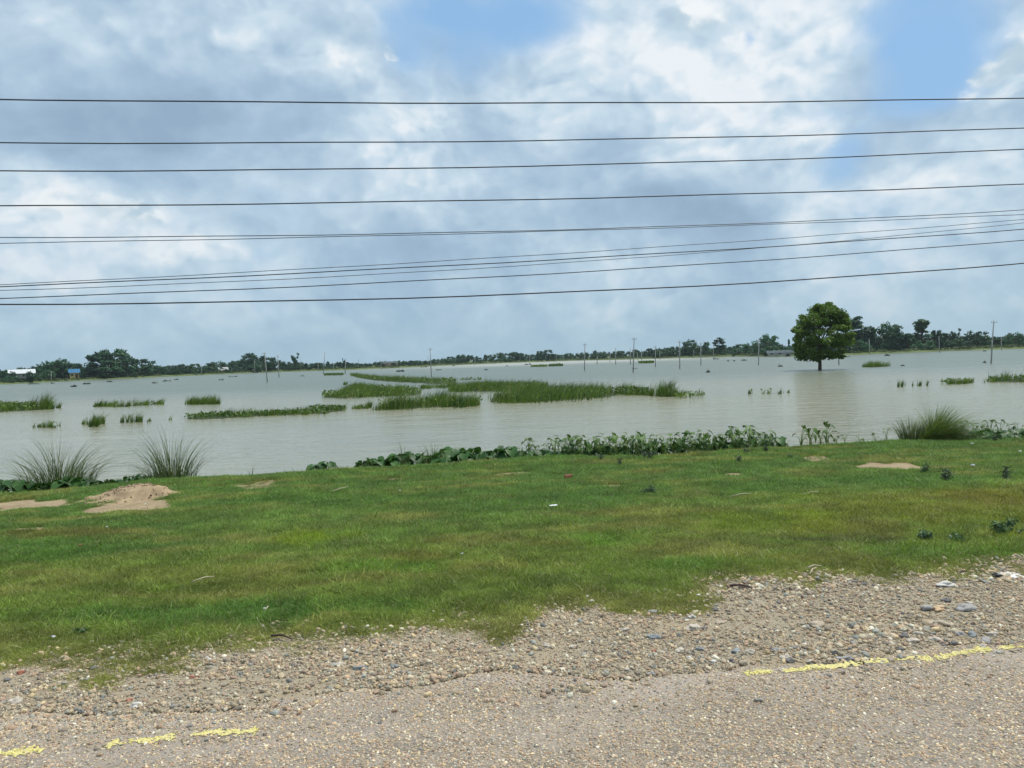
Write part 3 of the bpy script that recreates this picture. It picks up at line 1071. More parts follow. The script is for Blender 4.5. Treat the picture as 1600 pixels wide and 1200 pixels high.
# ------------------------------------------------------------------ grassy islands in the water
def sample_band(stations, n, r, z=0):
    """random base points between back and front edges given as (px, y_back, y_front)"""
    X = [s[0] for s in stations]
    pts = []
    B = [ground(s[0], s[1], z) for s in stations]
    Fr = [ground(s[0], s[2], z) for s in stations]
    areas = []
    for i in range(len(stations) - 1):
        areas.append(abs((B[i + 1] - Fr[i]).cross(Fr[i + 1] - B[i]).z) / 2 + 1e-4)
    areas = np.array(areas)
    idx = r.choice(len(areas), n, p=areas / areas.sum())
    u, v = r.random(n), np.clip((r.random(n) + r.random(n)) / 2 * 1.15 - .075, 0, 1)
    for i, a, b in zip(idx, u, v):
        a = min(1, max(0, a))
        q = B[i].lerp(B[i + 1], a).lerp(Fr[i].lerp(Fr[i + 1], a), b)
        pts.append((q.x, q.y, z))
    return np.array(pts), areas.sum()


def hyacinth_leaves(pts, r, h=.35, s=.11, per=1):
    """upright spoon-shaped floating leaves, joined"""
    n = len(pts)
    hh = h * (.4 + .8 * r.random(n))
    ang = r.random(n) * 6.28
    tilt = .2 + r.random(n) * .9
    d = np.stack([np.cos(ang), np.sin(ang), 0 * ang], 1)
    c = pts + np.stack([d[:, 0] * hh * .35, d[:, 1] * hh * .35, hh], 1)
    t = d * np.sin(tilt)[:, None] + np.array([0, 0, 1]) * np.cos(tilt)[:, None]
    sd_ = np.stack([-d[:, 1], d[:, 0], 0 * ang], 1)
    ss = (s * (.7 + .7 * r.random(n)))[:, None]
    q = np.stack([c - t * ss * .9, c - t * ss * .2 + sd_ * ss * .75, c + t * ss * .5 + sd_ * ss * .6, c + t * ss, c + t * ss * .5 - sd_ * ss * .6, c - t * ss * .2 - sd_ * ss * .75], 1).reshape(-1, 3)
    i = np.arange(n) * 6
    leaf = (q, np.stack([i + k for k in range(6)], 1))
    w = np.full((n, 1), .008)
    st = np.stack([pts - sd_ * w, pts + sd_ * w, c + sd_ * w - t * ss * .8, c - sd_ * w - t * ss * .8], 1).reshape(-1, 3)
    j = np.arange(n) * 4
    return leaf, (st, np.stack([j, j + 1, j + 2, j + 3], 1))


ISL_N = [0]


def island(name, label, stations, hpx, dens, hy=0.0, lean=.25, z=0.0, w=.03, group='grass islands in the flood water', mat='island', cat='grass patch'):
    """a floating patch: blades part, broad leaves part and a low dark mat part"""
    ISL_N[0] += 1
    r = np.random.default_rng(100 + ISL_N[0])
    mid = stations[len(stations) // 2]
    c = ground(mid[0], (mid[1] + mid[2]) / 2, 0)
    dist = c.length
    hm = hpx / FPX * dist * 1.15
    hy = hy * .45
    pts, area = sample_band(stations, 10, r)
    n = int(min(15000, max(60, area * dens * 2.0)))
    pts, area = sample_band(stations, n, r)
    bw = np.mean([(ground(q_[0], q_[1], 0) - ground(q_[0], q_[2], 0)).length for q_ in stations])
    pts[:, 1] += (fbm(pts[:, 0] * .45, pts[:, 0] * 0 + ISL_N[0], 4, 88) - .5) * min(bw, 6) * 1.3
    tn = fbm(pts[:, 0] * .5, pts[:, 1] * .5, 3, ISL_N[0])
    o = bpy.data.objects.new(name, None); col.objects.link(o); o.location = c
    tag(o, label, cat, group)
    cl = np.array(c)
    pu = r.random(n)
    span = np.linalg.norm(ground(stations[-1][0], stations[-1][2], 0) - ground(stations[0][0], stations[0][2], 0))
    e0 = np.array(ground(stations[0][0], (stations[0][1] + stations[0][2]) / 2, 0))
    e1 = np.array(ground(stations[-1][0], (stations[-1][1] + stations[-1][2]) / 2, 0))
    de = np.minimum(np.linalg.norm(pts - e0, axis=1), np.linalg.norm(pts - e1, axis=1)) / max(span, .5)
    rag = fbm(pts[:, 0] * 1.6, pts[:, 1] * 1.0, 3, ISL_N[0] + 7)
    gap = fbm(pts[:, 0] * .9 + 3, pts[:, 1] * .5, 4, ISL_N[0] + 60)
    keep = (pu < sstep(.30, .52, tn * .4 + gap * .6)) & (rag > .60 - 1.3 * de)
    if span < 9:
        keep = r.random(n) < .25 + .75 * sstep(.35, .55, gap)
    keep[:12] = True
    de_k = de[keep]
    gp = pts[keep]
    # clumping: pull to clump centres
    k = max(3, len(gp) // 22)
    cc = gp[r.integers(0, len(gp), k)]
    nearest = r.integers(0, k, len(gp))
    if len(gp) > 30:
        # nearest of a few random centres
        best = np.full(len(gp), 1e9)
        for _ in range(6):
            cand = r.integers(0, k, len(gp))
            dd = np.linalg.norm(cc[cand] - gp, axis=1)
            sel = dd < best
            nearest[sel] = cand[sel]
            best[sel] = dd[sel]
        pull = np.clip(.8 - best * .08, 0, .8)[:, None]
        gp = gp * (1 - pull) + cc[nearest] * pull
    hv = (vnoise(cc[:, 0] * 1.3, cc[:, 1] * 1.3, 5) * .95 + vnoise(cc[:, 0] * .35, cc[:, 1] * .35, 15) * .5 + .12)[nearest] if len(gp) > 30 else 1.0
    hb = hm * (.35 + .75 * r.random(len(gp)) ** 1.4) * hv * (.45 + .55 * sstep(0, .18, de_k)) * 1.12
    V, F, nv = blades(gp - cl, hb, w * (.6 + .8 * r.random(len(gp))), r.normal(.2, .8, len(gp)), (lean + .12) * (.2 + r.random(len(gp)) * 1.9), 2, r)
    tag(link('blades', mesh_np('blades', V, F, M[mat]), o), kind='stuff')
    if hy > 0:
        m_ = int(n * hy * .6)
        q, _ = sample_band(stations, m_, r)
        qk = fbm(q[:, 0] * .6, q[:, 1] * .6, 3, ISL_N[0] + 30) > .45
        qk[:6] = True
        lf, st = hyacinth_leaves((q - cl)[qk], r, hm * .5, max(.08, 1.5 / FPX * dist))
        tag(link('broad_leaves', mesh_np('broad_leaves', *merge([lf]), M['hyacinth']), o), kind='stuff')
        tag(link('stalks', mesh_np('stalks', *merge([st]), M['stalk']), o), kind='stuff')
    # mat: low uneven sheet hugging the water
    nst = 26
    X0, X1 = stations[0][0], stations[-1][0]
    px = np.linspace(X0, X1, nst)
    yb_ = np.interp(px, [s[0] for s in stations], [s[1] for s in stations])
    yf_ = np.interp(px, [s[0] for s in stations], [s[2] for s in stations])
    R = []
    for j, tv in enumerate((0, .12, .5, .88, 1)):
        row = []
        for i in range(nst):
            ee = min(1, min(i, nst - 1 - i) / 2.0)
            t_ = .5 + (tv - .5) * (.15 + .85 * ee) * (.35 + .7 * float(vnoise(px[i] * .35, tv * 3, 9)))
            q = ground(px[i], yb_[i] + (yf_[i] - yb_[i]) * t_, 0)
            zz = (-.06 if j in (0, 4) or i in (0, nst - 1) else .03 + .05 * float(vnoise(px[i] * .2, tv * 5, 8)))
            row.append((q.x - c.x, q.y - c.y, zz))
        R.append(row)
    V = np.array(R).reshape(-1, 3)
    if dens > 25 and stations[-1][0] - stations[0][0] > 85:
        link('root_mat', mesh_np('root_mat', V, grid_faces(5, nst), M['mat'], True), o)
    return o


ISL = [
    ('grass_island', 'far curved strip of grass forming the tip of the long island', [(547, 584.5, 588), (565, 588, 592), (600, 591.5, 597), (640, 592.5, 599), (680, 593, 602), (716, 593, 600)], 8, 30, .15),
    ('grass_island', 'thin pale sprig trail right of the curved island tip', [(718, 592.5, 594), (752, 592, 593.3)], 4, 8, .3),
    ('grass_island', 'broad leafy island in the middle left with a brownish top', [(503, 619, 623), (530, 615, 623), (553, 603, 622), (575, 606, 621), (605, 609, 621), (640, 610, 620), (658, 614, 617)], 12, 45, .55),
    ('grass_island', 'tiny round tuft of grass left of the broad leafy island', [(538, 600, 601.5), (546, 600, 601.5)], 6, 60, 0),
    ('grass_island', 'low grass strip joining the broad leafy island to the right one', [(656, 605, 608), (700, 602, 607), (716, 600, 606)], 7, 30, .1),
    ('grass_island', 'long middle grass island behind the front ones', [(700, 606, 614), (740, 602, 613.5), (780, 601, 613), (830, 601, 612), (856, 602, 609)], 11, 45, .15),
    ('grass_island', 'large lush green island right of centre with tall grass', [(762, 622, 632), (800, 619, 631), (840, 612, 630), (880, 610, 628), (925, 610, 625), (967, 612, 621)], 17, 55, .15),
    ('grass_island', 'grass tuft with pale floating leaves right of the lush island', [(962, 613, 619), (985, 611, 619), (1012, 613, 618)], 14, 95, .5),
    ('grass_island', 'dense tall grass clump near the right end of the island chain', [(1010, 616, 621), (1035, 615, 621), (1056, 616, 620)], 20, 110, 0),
    ('hyacinth_patch', 'leafy floating plants forming the right tip of the island chain', [(1054, 617, 623), (1080, 616, 622.5), (1103, 618, 621)], 9, 25, 1.6),
    ('grass_island', 'front grass island with a dark reflection left of centre', [(587, 636, 640), (610, 633, 640.5), (660, 630, 639), (710, 628, 637), (752, 628, 634.5)], 19, 70, .15),
    ('grass_island', 'small separate grass tuft left of the front island', [(548, 637, 641), (578, 636, 640)], 9, 70, .1),
    ('grass_island', 'long front-left strip of leaves and short grass', [(288, 652, 657), (330, 649, 656), (370, 648, 653.5), (420, 645, 650), (470, 640, 649), (500, 636, 649), (540, 637, 645)], 9, 40, 1.1),
    ('grass_island', 'thin reed strip left of the round far-left tuft', [(145, 633.5, 637), (180, 633, 636.5), (207, 632, 635.5)], 9, 30, .1),
    ('grass_island', 'thin reed strip with even blades in the left middle water', [(207, 632, 635.5), (230, 631.5, 635), (252, 631, 634.3)], 9, 32, .1),
    ('grass_island', 'dark compact reed tuft left of the long strip', [(287, 629.5, 632.5), (320, 629, 632), (354, 628.5, 630.5)], 12, 75, 0),
    ('grass_island', 'sparse pale reeds at the far left end of the near reed row', [(48, 667, 671), (80, 665.5, 669.5), (103, 664.5, 668)], 10, 26, .05),
    ('grass_island', 'dense reed clump, second from left in the near reed row', [(125, 662, 666), (150, 661, 666), (176, 660, 664.5)], 14, 60, 0),
    ('grass_island', 'tallest reed clump, third in the near reed row', [(183, 659.5, 663), (205, 659, 663), (228, 658, 662)], 15, 65, 0),
    ('grass_island', 'faint last reeds right in the near reed row', [(232, 656.5, 659), (255, 655.5, 658), (272, 655.5, 657)], 8, 24, 0),
    ('hyacinth_patch', 'dark leafy raft at the left border of the picture', [(-60, 634, 649), (-10, 634, 646), (20, 635, 643.5), (55, 634, 642)], 10, 40, .8),
    ('grass_island', 'upright grass tufts right of the dark leafy raft', [(56, 636, 641), (75, 636, 641), (92, 636, 640)], 16, 55, 0),
    ('grass_island', 'faint short reeds alone in the open water right of the islands', [(1166, 614, 617), (1190, 613.5, 617), (1216, 612.5, 616)], 9, 22, .05),
    ('grass_island', 'wispy pale reeds below the lone tree shadow', [(1222, 613, 614.5), (1244, 612, 613.5)], 5, 16, 0),
    ('grass_island', 'small wispy reed tuft, leftmost of the right reed row', [(1394, 603, 605), (1412, 602, 604)], 8, 55, 0),
    ('grass_island', 'wispy double reed tuft, second of the right reed row', [(1421, 602, 604), (1450, 601, 603)], 9, 50, 0),
    ('hyacinth_patch', 'mixed reeds and leaves, third of the right reed row', [(1470, 598, 601), (1500, 597, 600), (1523, 596.5, 599)], 9, 50, .5),
    ('hyacinth_patch', 'long reeds and leaves at the right border of the water', [(1543, 595, 598.5), (1580, 594, 598), (1640, 592, 597), (1700, 590, 595)], 11, 50, .5),
    ('grass_island', 'small dome of grass in open water right of the lone tree', [(1354, 572, 574.5), (1368, 571.5, 574.5), (1381, 571.5, 574)], 7, 60, 0),
    ('floating_weed', 'flat brown weed bank left of the tall dark pole', [(830, 572, 573.6), (855, 571.5, 573.2)], 2, 20, .3),
    ('floating_weed', 'flat weed bank joined right of the brown one', [(858, 571, 572.8), (879, 570.5, 572)], 3, 20, .3),
    ('floating_weed', 'flat weed bank right of the tallest middle pole', [(998, 566.5, 568), (1021, 566, 567.5)], 3, 20, .3),
    ('floating_weed', 'weed strip in water below the right-leaning pole', [(507, 585.5, 587), (536, 585, 586.3)], 3, 20, .3)]
for a in ISL:
    island(*a)


# small drifting clumps
def drift(px, py, wpx, hpx, label):
    c = ground(px, py, 0)
    d = c.length
    w, h = wpx / FPX * d, hpx / FPX * d
    r = np.random.default_rng(int(px * 3 + py))
    k = 7
    cen = np.stack([(r.random(k) - .5) * w * .8, (r.random(k) - .5) * w * .4, r.random(k) * h * .3], 1)
    q, f = leaves_cloud(cen, np.full(k, max(h * .55, w * .14)), 160, max(.07, h * .22), r, .6)
    q[:, 2] = np.abs(q[:, 2])
    o = bpy.data.objects.new('floating_weed', None); col.objects.link(o); o.location = c
    tag(o, label, 'floating weed', 'small weed clumps drifting in the water')
    tag(link('leaves', mesh_np('leaves', q, f, M['darkweed']), o), kind='stuff')
    parts = [tube([cen[i % k] * .5, cen[i % k] + np.array([(r.random() - .5) * w * .5, 0, h * (.7 + .6 * r.random())])], [.03, .012], 4) for i in range(4)]
    link('twigs', mesh_np('twigs', *merge(parts), M['bark']), o)


for a in [(117, 604.5, 11, 4, 'dark twin clump drifting below the blue-roofed house'), (135, 600.5, 9, 4, 'brown clump drifting just right of the dark twin clump'), (171, 597, 7, 3, 'small clump drifting below the tall left tree clump'),
          (53, 600.5, 16, 2.5, 'flat brown raft close to the far left shore'), (83, 599.5, 6, 2, 'speck of weed right of the flat brown raft'), (242, 599, 7, 3, 'small dark clump in the left middle water'),
          (260, 596, 13, 3, 'brown clump right of the small dark clump'), (278, 593.5, 9, 3, 'small drifting clump near the thin left pole'), (346, 594, 9, 2.5, 'small clump below the low hut'), (366, 589, 18, 2, 'thin green strip of weed near the hut'),
          (472, 588, 8, 2, 'speck of weed between the left poles'), (626, 581, 14, 5, 'branchy snag drifting beyond the island tip'), (663, 574, 12, 2.5, 'flat weed left of the tall island pole'), (686, 578.5, 10, 2.5, 'flat weed right of the tall island pole'),
          (709, 572, 6, 2, 'tiny weed speck by the pale water'), (760, 578.5, 4, 3, 'tiny upright bit in open water left of centre'), (792, 572, 4, 2, 'tiny speck on the bright water strip'), (825, 570, 12, 3, 'brown clump at the foot of a slim central pole'),
          (992, 576.5, 9, 2, 'weed caught at the foot of the tallest middle pole'), (1107, 582, 4, 4.5, 'tiny dark stump in open water left of the tall pale pole'), (1119, 561.5, 9, 3, 'brown clump below two near far poles'),
          (1138, 564.5, 4, 2, 'tiny speck, left of two on far water'), (1147, 564.3, 4, 2, 'tiny speck, right of two on far water'), (1163, 563.5, 7, 3, 'dark clump left of the tall pale pole'), (1218, 573, 9, 4, 'twiggy clump drifting left of the lone tree'),
          (1323, 558, 13, 2, 'flat clump just right of the lone tree crown'), (1387, 556, 6, 4, 'dark speck by the right shore'), (1410, 572, 5, 2, 'speck right of the small grass dome'), (1538, 567, 5, 3, 'weed at the left foot of the tall right pole'),
          (1538, 549, 5, 2, 'brown speck close to the right shore')]:
    drift(*a)

# ------------------------------------------------------------------ tall reed tufts on the bank
def tuft(px, py, hpx, wpx, n, label, mat='reed', lean=.45, bias=0.0, z=.25, w=.016, spread=.35, seed=1, green_base=False):
    r = np.random.default_rng(seed)
    c = ground(px, py, z)
    d = c.length
    hm, wm = hpx / FPX * d, wpx / FPX * d
    a = r.random(n) * 6.28
    q = r.random(n) ** .6
    base = np.stack([np.cos(a) * q * wm * spread, np.sin(a) * q * wm * spread * .5, -.08 + 0 * a], 1)
    ld = np.arctan2(np.sin(a) * .6, np.cos(a) + bias) + r.normal(0, .35, n)
    ln = lean * (.15 + q * 1.3) * (.6 + .7 * r.random(n))
    hb = hm * (.3 + .8 * r.random(n) ** .8) * (1.05 - .25 * q)
    ln = ln * np.where(r.random(n) < .1, 2.3, 1.0)
    V, F, nv = blades(base, hb, w * (.6 + .7 * r.random(n)), ld, ln, 6, r, 1.1)
    o = link('reed_tuft', mesh_np('reed_tuft', V, F, M[mat]), None, c)
    tag(o, label, 'reed tuft', 'reed tufts along the bank')
    return o


tuft(92, 762, 86, 132, 420, 'wide fan-shaped grey-green reed tuft at the left bank', lean=.75, seed=2)
tuft(268, 752, 92, 104, 320, 'tall fan-shaped reed tuft right of the widest one', lean=.55, seed=3, bias=-.2)
tuft(392, 743, 26, 6, 6, 'single pair of reed stems right of the tall fan tuft', lean=.2, seed=4)
tuft(583, 736, 38, 34, 26, 'thin leaning reeds, leftmost behind the low broad leaves', lean=.7, bias=-1.0, seed=5)
tuft(632, 731, 52, 16, 32, 'narrow upright reed tuft behind the low broad leaves', lean=.25, seed=6)
tuft(678, 727, 50, 44, 90, 'spiky upright reed tuft right of the narrow one', lean=.3, seed=7)
tuft(1424, 693, 50, 46, 330, 'stiff grey-green reeds at the left side of the lush right clump', lean=.35, seed=8)
tuft(1462, 693, 66, 66, 2200, 'dense lush green grass clump bending right at the right bank', 'reed_lush', .9, 1.0, seed=9, w=.014)
tuft(1500, 694, 26, 60, 700, 'low green grass skirt between lush clump and leafy plants', 'reed_lush', .6, .3, seed=10, w=.014)
tuft(1180, 706, 14, 60, 120, 'short fresh grass at the foot of the leafy row', 'reed_lush', .5, 0, seed=12, w=.012)


# ------------------------------------------------------------------ broad-leaved plants on the bank
def leaf_shape(L, Wd, heart=.35, fold=.25, curl=.35):
    """one leaf blade: origin at the stalk joint, tip along +X, cupped about the midrib"""
    st = [(-heart * .9, .42), (-heart * .35, .85), (.12, 1.0), (.4, .86), (.68, .52), (.88, .22), (1.0, 0.0)]
    V = [(0, 0, 0)]
    for t, w_ in st:
        for sgn in (1, -1):
            yy = sgn * w_ * Wd * .5
            V.append((t * L, yy, abs(yy) * fold - curl * max(t, 0) ** 2 * L))
    mid = []
    for t, _ in st[3:6]:
        mid.append(len(V))
        V.append((t * L, 0, -curl * t ** 2 * L))
    F3, F4 = [], []
    Lf = [1 + 2 * i for i in range(len(st))]
    Rt = [2 + 2 * i for i in range(len(st))]
    for side, sgn in ((Lf, 1), (Rt, -1)):
        fs = [(0, side[1], side[0]), (0, side[2], side[1])]
        q = [(0, mid[0], side[3], side[2]), (mid[0], mid[1], side[4], side[3]), (mid[1], mid[2], side[5], side[4])]
        fs.append((mid[2], side[6], side[5]))
        if sgn < 0:
            fs = [x[::-1] for x in fs]
            q = [x[::-1] for x in q]
        F3 += fs
        F4 += q
    return np.array(V, float), [np.array(F3), np.array(F4)]


def plant_proto(seed, n, h, L, low=False):
    """list of (leaf mesh, leaf matrix, stalk mesh)"""
    r = random.Random(seed)
    out = []
    for i in range(n):
        a = r.random() * 6.28
        hh = h * r.uniform(.25, 1.08)
        reach = r.uniform(.15, .55) * h * (1.6 if low else .7)
        tip = Vector((math.cos(a) * reach, math.sin(a) * reach, hh))
        mid = Vector((tip.x * .35, tip.y * .35, hh * .6))
        b = Vector((r.uniform(-.06, .06), r.uniform(-.06, .06), -.1))
        stk = mesh_np('stalk', *merge([tube([b, mid, tip], [.012, .009, .006], 4)]), M['stalk'], True)
        l = L * r.uniform(.65, 1.15)
        V, F = leaf_shape(l, l * (1.0 if low else .72) * r.uniform(.85, 1.15), r.uniform(.3, .5), r.uniform(.1, .45), r.uniform(.1, .5))
        pitch = r.uniform(.1, .7) if low else r.uniform(-.9, 1.1)
        rot = Euler((r.uniform(-.35, .35), pitch, a + r.uniform(-.5, .5)), 'XYZ').to_matrix().to_4x4()
        leaf = mesh_np('leaf', V, F, M['padleaf' if low else 'arrowleaf'], True)
        out.append((leaf, Matrix.Translation(tip) @ rot, stk))
    return out


TALL = [plant_proto(s, n, h, L) for s, n, h, L in ((1, 11, .58, .19), (2, 9, .68, .17), (3, 12, .44, .18), (4, 10, .52, .21))]
LOW = [plant_proto(s, n, h, L, True) for s, n, h, L in ((11, 9, .22, .30), (12, 8, .28, .34), (13, 10, .18, .26))]


PLANTS = []


def place_plant(name, proto, px, py, z, scale, label, group, cat='leafy plant', dz=0.0):
    c = ground(px, py, z)
    o = bpy.data.objects.new(name, None); col.objects.link(o)
    o.location = (c.x, c.y, z + dz)
    o.rotation_euler = (0, 0, random.random() * 6.28)
    o.scale = (scale,) * 3
    tag(o, label, cat, group)
    for leaf, mw, stk in proto:
        a = link('leaf', leaf, o)
        a.matrix_local = mw
        link('stalk', stk, o)
    PLANTS.append((px, py, o))
    return o


def edge_px(px):
    return float(np.interp(px, [0, 130, 230, 300, 440, 560, 700, 800, 900, 1000, 1100, 1200, 1300, 1400, 1600, 1700], [770, 762, 751, 749, 740, 733, 724, 720, 714, 713, 708, 701, 694, 690, 688, 686]))


DW = 'dark-leaved upright waterside plant'
px = 812.0
while px < 1205:
    for row in (0, 1):
        if row == 1 and px < 860:
            continue
        x_ = px + random.uniform(-5, 5)
        lab, grp = ((f'{DW} in the sparse left part of the leafy row', 'upright leafy plants, sparse left part') if x_ < 870 else
                    (f'{DW} in the dense middle of the leafy row', 'upright leafy plants, dense middle part') if x_ < 1050 else
                    (f'{DW} in the tall right part of the leafy row', 'upright leafy plants, tall right part'))
        place_plant('waterside_plant', random.choice(TALL), x_, edge_px(x_) + (2 if row else -3), .25, random.uniform(.5, .95) * (1.0 if x_ > 860 else .8), lab, grp)
    px += 9.5
for x_, s, lab in ((1227, .55, 'small dark-leaved plant just right of the leafy row'), (1252, .85, 'spindly dark plant, first of the sparse group on the right'), (1266, .95, 'spindly dark plant with a tall leaf in the sparse right group'),
                   (1282, .8, 'low dark plant in the middle of the sparse right group'), (1292, .95, 'spindly dark plant, last of the sparse right group'), (1307, .5, 'tiny drooping plant right of the sparse group'),
                   (1320, .4, 'tiny green plant on the bank edge'), (1343, .45, 'low bush-like plant left of the single dark leaf plant'), (1368, .4, 'tiny plant between low bush and dark leaf'), (1385, .55, 'single dark leaf plant left of the reeds')):
    place_plant('waterside_plant', TALL[(int(x_)) % 4][:6], x_, edge_px(x_) - 1, .28, s, lab, 'sparse dark plants on the right bank')
LG = 'low glossy broad-leaved plant'
for x_, dy, s, lab, grp in [(492, 1, .9, f'{LG} standing alone left of the broad-leaf row', None), (512, -1, 1.0, f'{LG} with a raised leaf at the left end', None)] + \
        [(x_, random.uniform(-3, 2), random.uniform(.8, 1.15) * (1.25 if 715 < x_ < 760 else 1), f'{LG} in the row below the thin reeds', 'low broad-leaved plants below the thin reeds') for x_ in range(568, 700, 11)] + \
        [(x_, random.uniform(-5, 0), random.uniform(1.0, 1.3), f'{LG} in the humped row right of the spiky reeds', 'low broad-leaved plants right of the spiky reeds') for x_ in range(704, 806, 10)] + \
        [(x_, random.uniform(-1, 3), random.uniform(.8, 1.1), f'{LG} at the foot of the wide left reed tuft', 'low broad-leaved plants under the left tufts') for x_ in (-16, 6, 26, 48, 66, 98, 112, 130)] + \
        [(x_, random.uniform(0, 3), random.uniform(.5, .7), f'small glossy plant between the two big left tufts', 'small plants between the left tufts') for x_ in (150, 170, 186, 205, 222, 240, 262, 280)] + \
        [(x_, random.uniform(-4, 3), random.uniform(.7, 1.0), 'low bright-leaved plant among the upright leafy row', 'low plants among the upright leafy row') for x_ in range(815, 1120, 12)] + \
        [(x_, random.uniform(-2, 2), random.uniform(.9, 1.1), f'{LG} at the right end of the tall leafy row', 'low plants at the right end of the leafy row') for x_ in (1125, 1140, 1156, 1170, 1186, 1198, 1212)] + \
        [(x_, random.uniform(-7, 1), random.uniform(.8, 1.1), f'{LG} in the dense bank-edge patch at the right', 'broad-leaved plants of the right patch') for x_ in range(1500, 1690, 8)]:
    place_plant('broad_leaf_plant', random.choice(LOW), x_, edge_px(x_) + dy, .25, s, lab, grp)
for x_ in range(1506, 1680, 14):
    place_plant('waterside_plant', random.choice(TALL), x_, edge_px(x_) - 5, .2, random.uniform(.6, .8), f'{DW} rising from the right bank patch', 'upright plants of the right patch')


# give every plant of a row its own place in the label
def ordinal(n):
    return str(n) + ('th' if 10 <= n % 100 <= 20 else {1: 'st', 2: 'nd', 3: 'rd'}.get(n % 10, 'th'))


byg = {}
for a_, b_, o in PLANTS:
    if o.get('group'):
        byg.setdefault(o['group'], []).append((a_, b_, o))
KIND_OF = {'upright leafy plants, sparse left part': ('upright dark-leaved plant', 'sparse left leafy row'), 'upright leafy plants, dense middle part': ('upright dark-leaved plant', 'dense middle leafy row'),
           'upright leafy plants, tall right part': ('upright dark-leaved plant', 'tall right leafy row'), 'low broad-leaved plants below the thin reeds': ('glossy broad-leaved plant', 'row below thin reeds'),
           'low broad-leaved plants right of the spiky reeds': ('glossy broad-leaved plant', 'hump right of spiky reeds'), 'low broad-leaved plants under the left tufts': ('glossy low plant', 'strip under the wide left tuft'),
           'small plants between the left tufts': ('small glossy plant', 'strip between two left tufts'), 'low plants at the right end of the leafy row': ('low glossy plant', 'leafy row right end'),
           'low plants among the upright leafy row': ('low bright-leaved plant', 'foot of the upright row'), 'broad-leaved plants of the right patch': ('low broad-leaved plant', 'dense right bank patch'),
           'upright plants of the right patch': ('upright dark-leaved plant', 'dense right bank patch')}
for g_, ps in byg.items():
    if g_ not in KIND_OF:
        continue
    ps.sort(key=lambda q: q[0])
    kd, where = KIND_OF[g_]
    med = sum(q[2].scale[0] for q in ps) / len(ps)
    for i, (a_, b_, o) in enumerate(ps):
        sz = 'taller' if o.scale[0] > med * 1.08 else 'shorter' if o.scale[0] < med * .92 else 'middling'
        o['label'] = f'{sz} {kd}, {ordinal(i + 1)} from left in {where}'

# ------------------------------------------------------------------ scattered stuff by geometry nodes
def template(name, meshes):
    c = bpy.data.collections.new(name)
    for i, me in enumerate(meshes):
        o = bpy.data.objects.new(name + '_' + 'abcdefgh'[i], me)
        c.objects.link(o)
    return c


def scatter(name, pts, scl, rot, tint, coll, label, parent=None, cat=None, kind='stuff'):
    n = len(pts)
    me = mesh_np(name, pts, np.zeros((0, 3), int), None, False,
                 {'scl': ('FLOAT', 'POINT', scl), 'rot': ('FLOAT_VECTOR', 'POINT', rot), 'tint': ('FLOAT_COLOR', 'POINT', tint)}) if False else bpy.data.meshes.new(name)
    me.vertices.add(n)
    me.vertices.foreach_set('co', np.asarray(pts, np.float32).ravel())
    a = me.attributes.new('scl', 'FLOAT', 'POINT'); a.data.foreach_set('value', np.asarray(scl, np.float32))
    a = me.attributes.new('rot', 'FLOAT_VECTOR', 'POINT'); a.data.foreach_set('vector', np.asarray(rot, np.float32).ravel())
    a = me.attributes.new('tint', 'FLOAT_COLOR', 'POINT')
    a.data.foreach_set('color', np.concatenate([tint, np.ones((n, 1))], 1).astype(np.float32).ravel())
    me.update()
    o = link(name, me, parent)
    tag(o, label, cat, kind=kind)
    ng = bpy.data.node_groups.new(name + '_nodes', 'GeometryNodeTree')
    ng.interface.new_socket('Geometry', in_out='INPUT', socket_type='NodeSocketGeometry')
    ng.interface.new_socket('Geometry', in_out='OUTPUT', socket_type='NodeSocketGeometry')
    N, L = ng.nodes, ng.links
    gi, go = N.new('NodeGroupInput'), N.new('NodeGroupOutput')
    ci = N.new('GeometryNodeCollectionInfo')
    ci.inputs['Collection'].default_value = coll
    ci.inputs['Separate Children'].default_value = True
    ci.inputs['Reset Children'].default_value = True
    ip = N.new('GeometryNodeInstanceOnPoints')
    ip.inputs['Pick Instance'].default_value = True

    def na(nm, t):
        x = N.new('GeometryNodeInputNamedAttribute')
        x.data_type = t
        x.inputs['Name'].default_value = nm
        return x.outputs[0]
    rv = N.new('FunctionNodeRandomValue')
    rv.data_type = 'INT'
    rv.inputs['Min'].default_value = 0
    rv.inputs['Max'].default_value = len(coll.objects) - 1
    L.new([s for s in rv.outputs if s.type == 'INT'][0], ip.inputs['Instance Index'])
    L.new(gi.outputs[0], ip.inputs['Points'])
    L.new(ci.outputs[0], ip.inputs['Instance'])
    L.new(na('rot', 'FLOAT_VECTOR'), ip.inputs['Rotation'])
    L.new(na('scl', 'FLOAT'), ip.inputs['Scale'])
    L.new(ip.outputs[0], go.inputs[0])
    md = o.modifiers.new('scatter', 'NODES')
    md.node_group = ng
    return o


# ---- lawn
tmpl = []
for k in range(5):
    r = np.random.default_rng(300 + k)
    n = 34
    a = r.random(n) * 6.28
    q = r.random(n) ** .5 * .085
    base = np.stack([np.cos(a) * q, np.sin(a) * q, -.008 + 0 * a], 1)
    h = .028 + .04 * r.random(n) ** 1.6
    V, F, nv = blades(base, h, .0045 * (.7 + .7 * r.random(n)), r.random(n) * 6.28, .35 + 1.1 * r.random(n), 2, r, .6)
    br = (.72 + .56 * r.random(n))
    vary = np.repeat(np.stack([br * (1 + .15 * r.random(n)), br, br * .9], 1), nv, 0)
    straw = np.repeat((r.random(n) < .10).astype(float) * .85, nv)
    tmpl.append(mesh_np('lawn_clump', V, F, M['blade'], False, {'vary': ('FLOAT_COLOR', 'POINT', vary), 'straw': ('FLOAT', 'POINT', straw)}))
lawn_c = template('lawn_clump', tmpl)

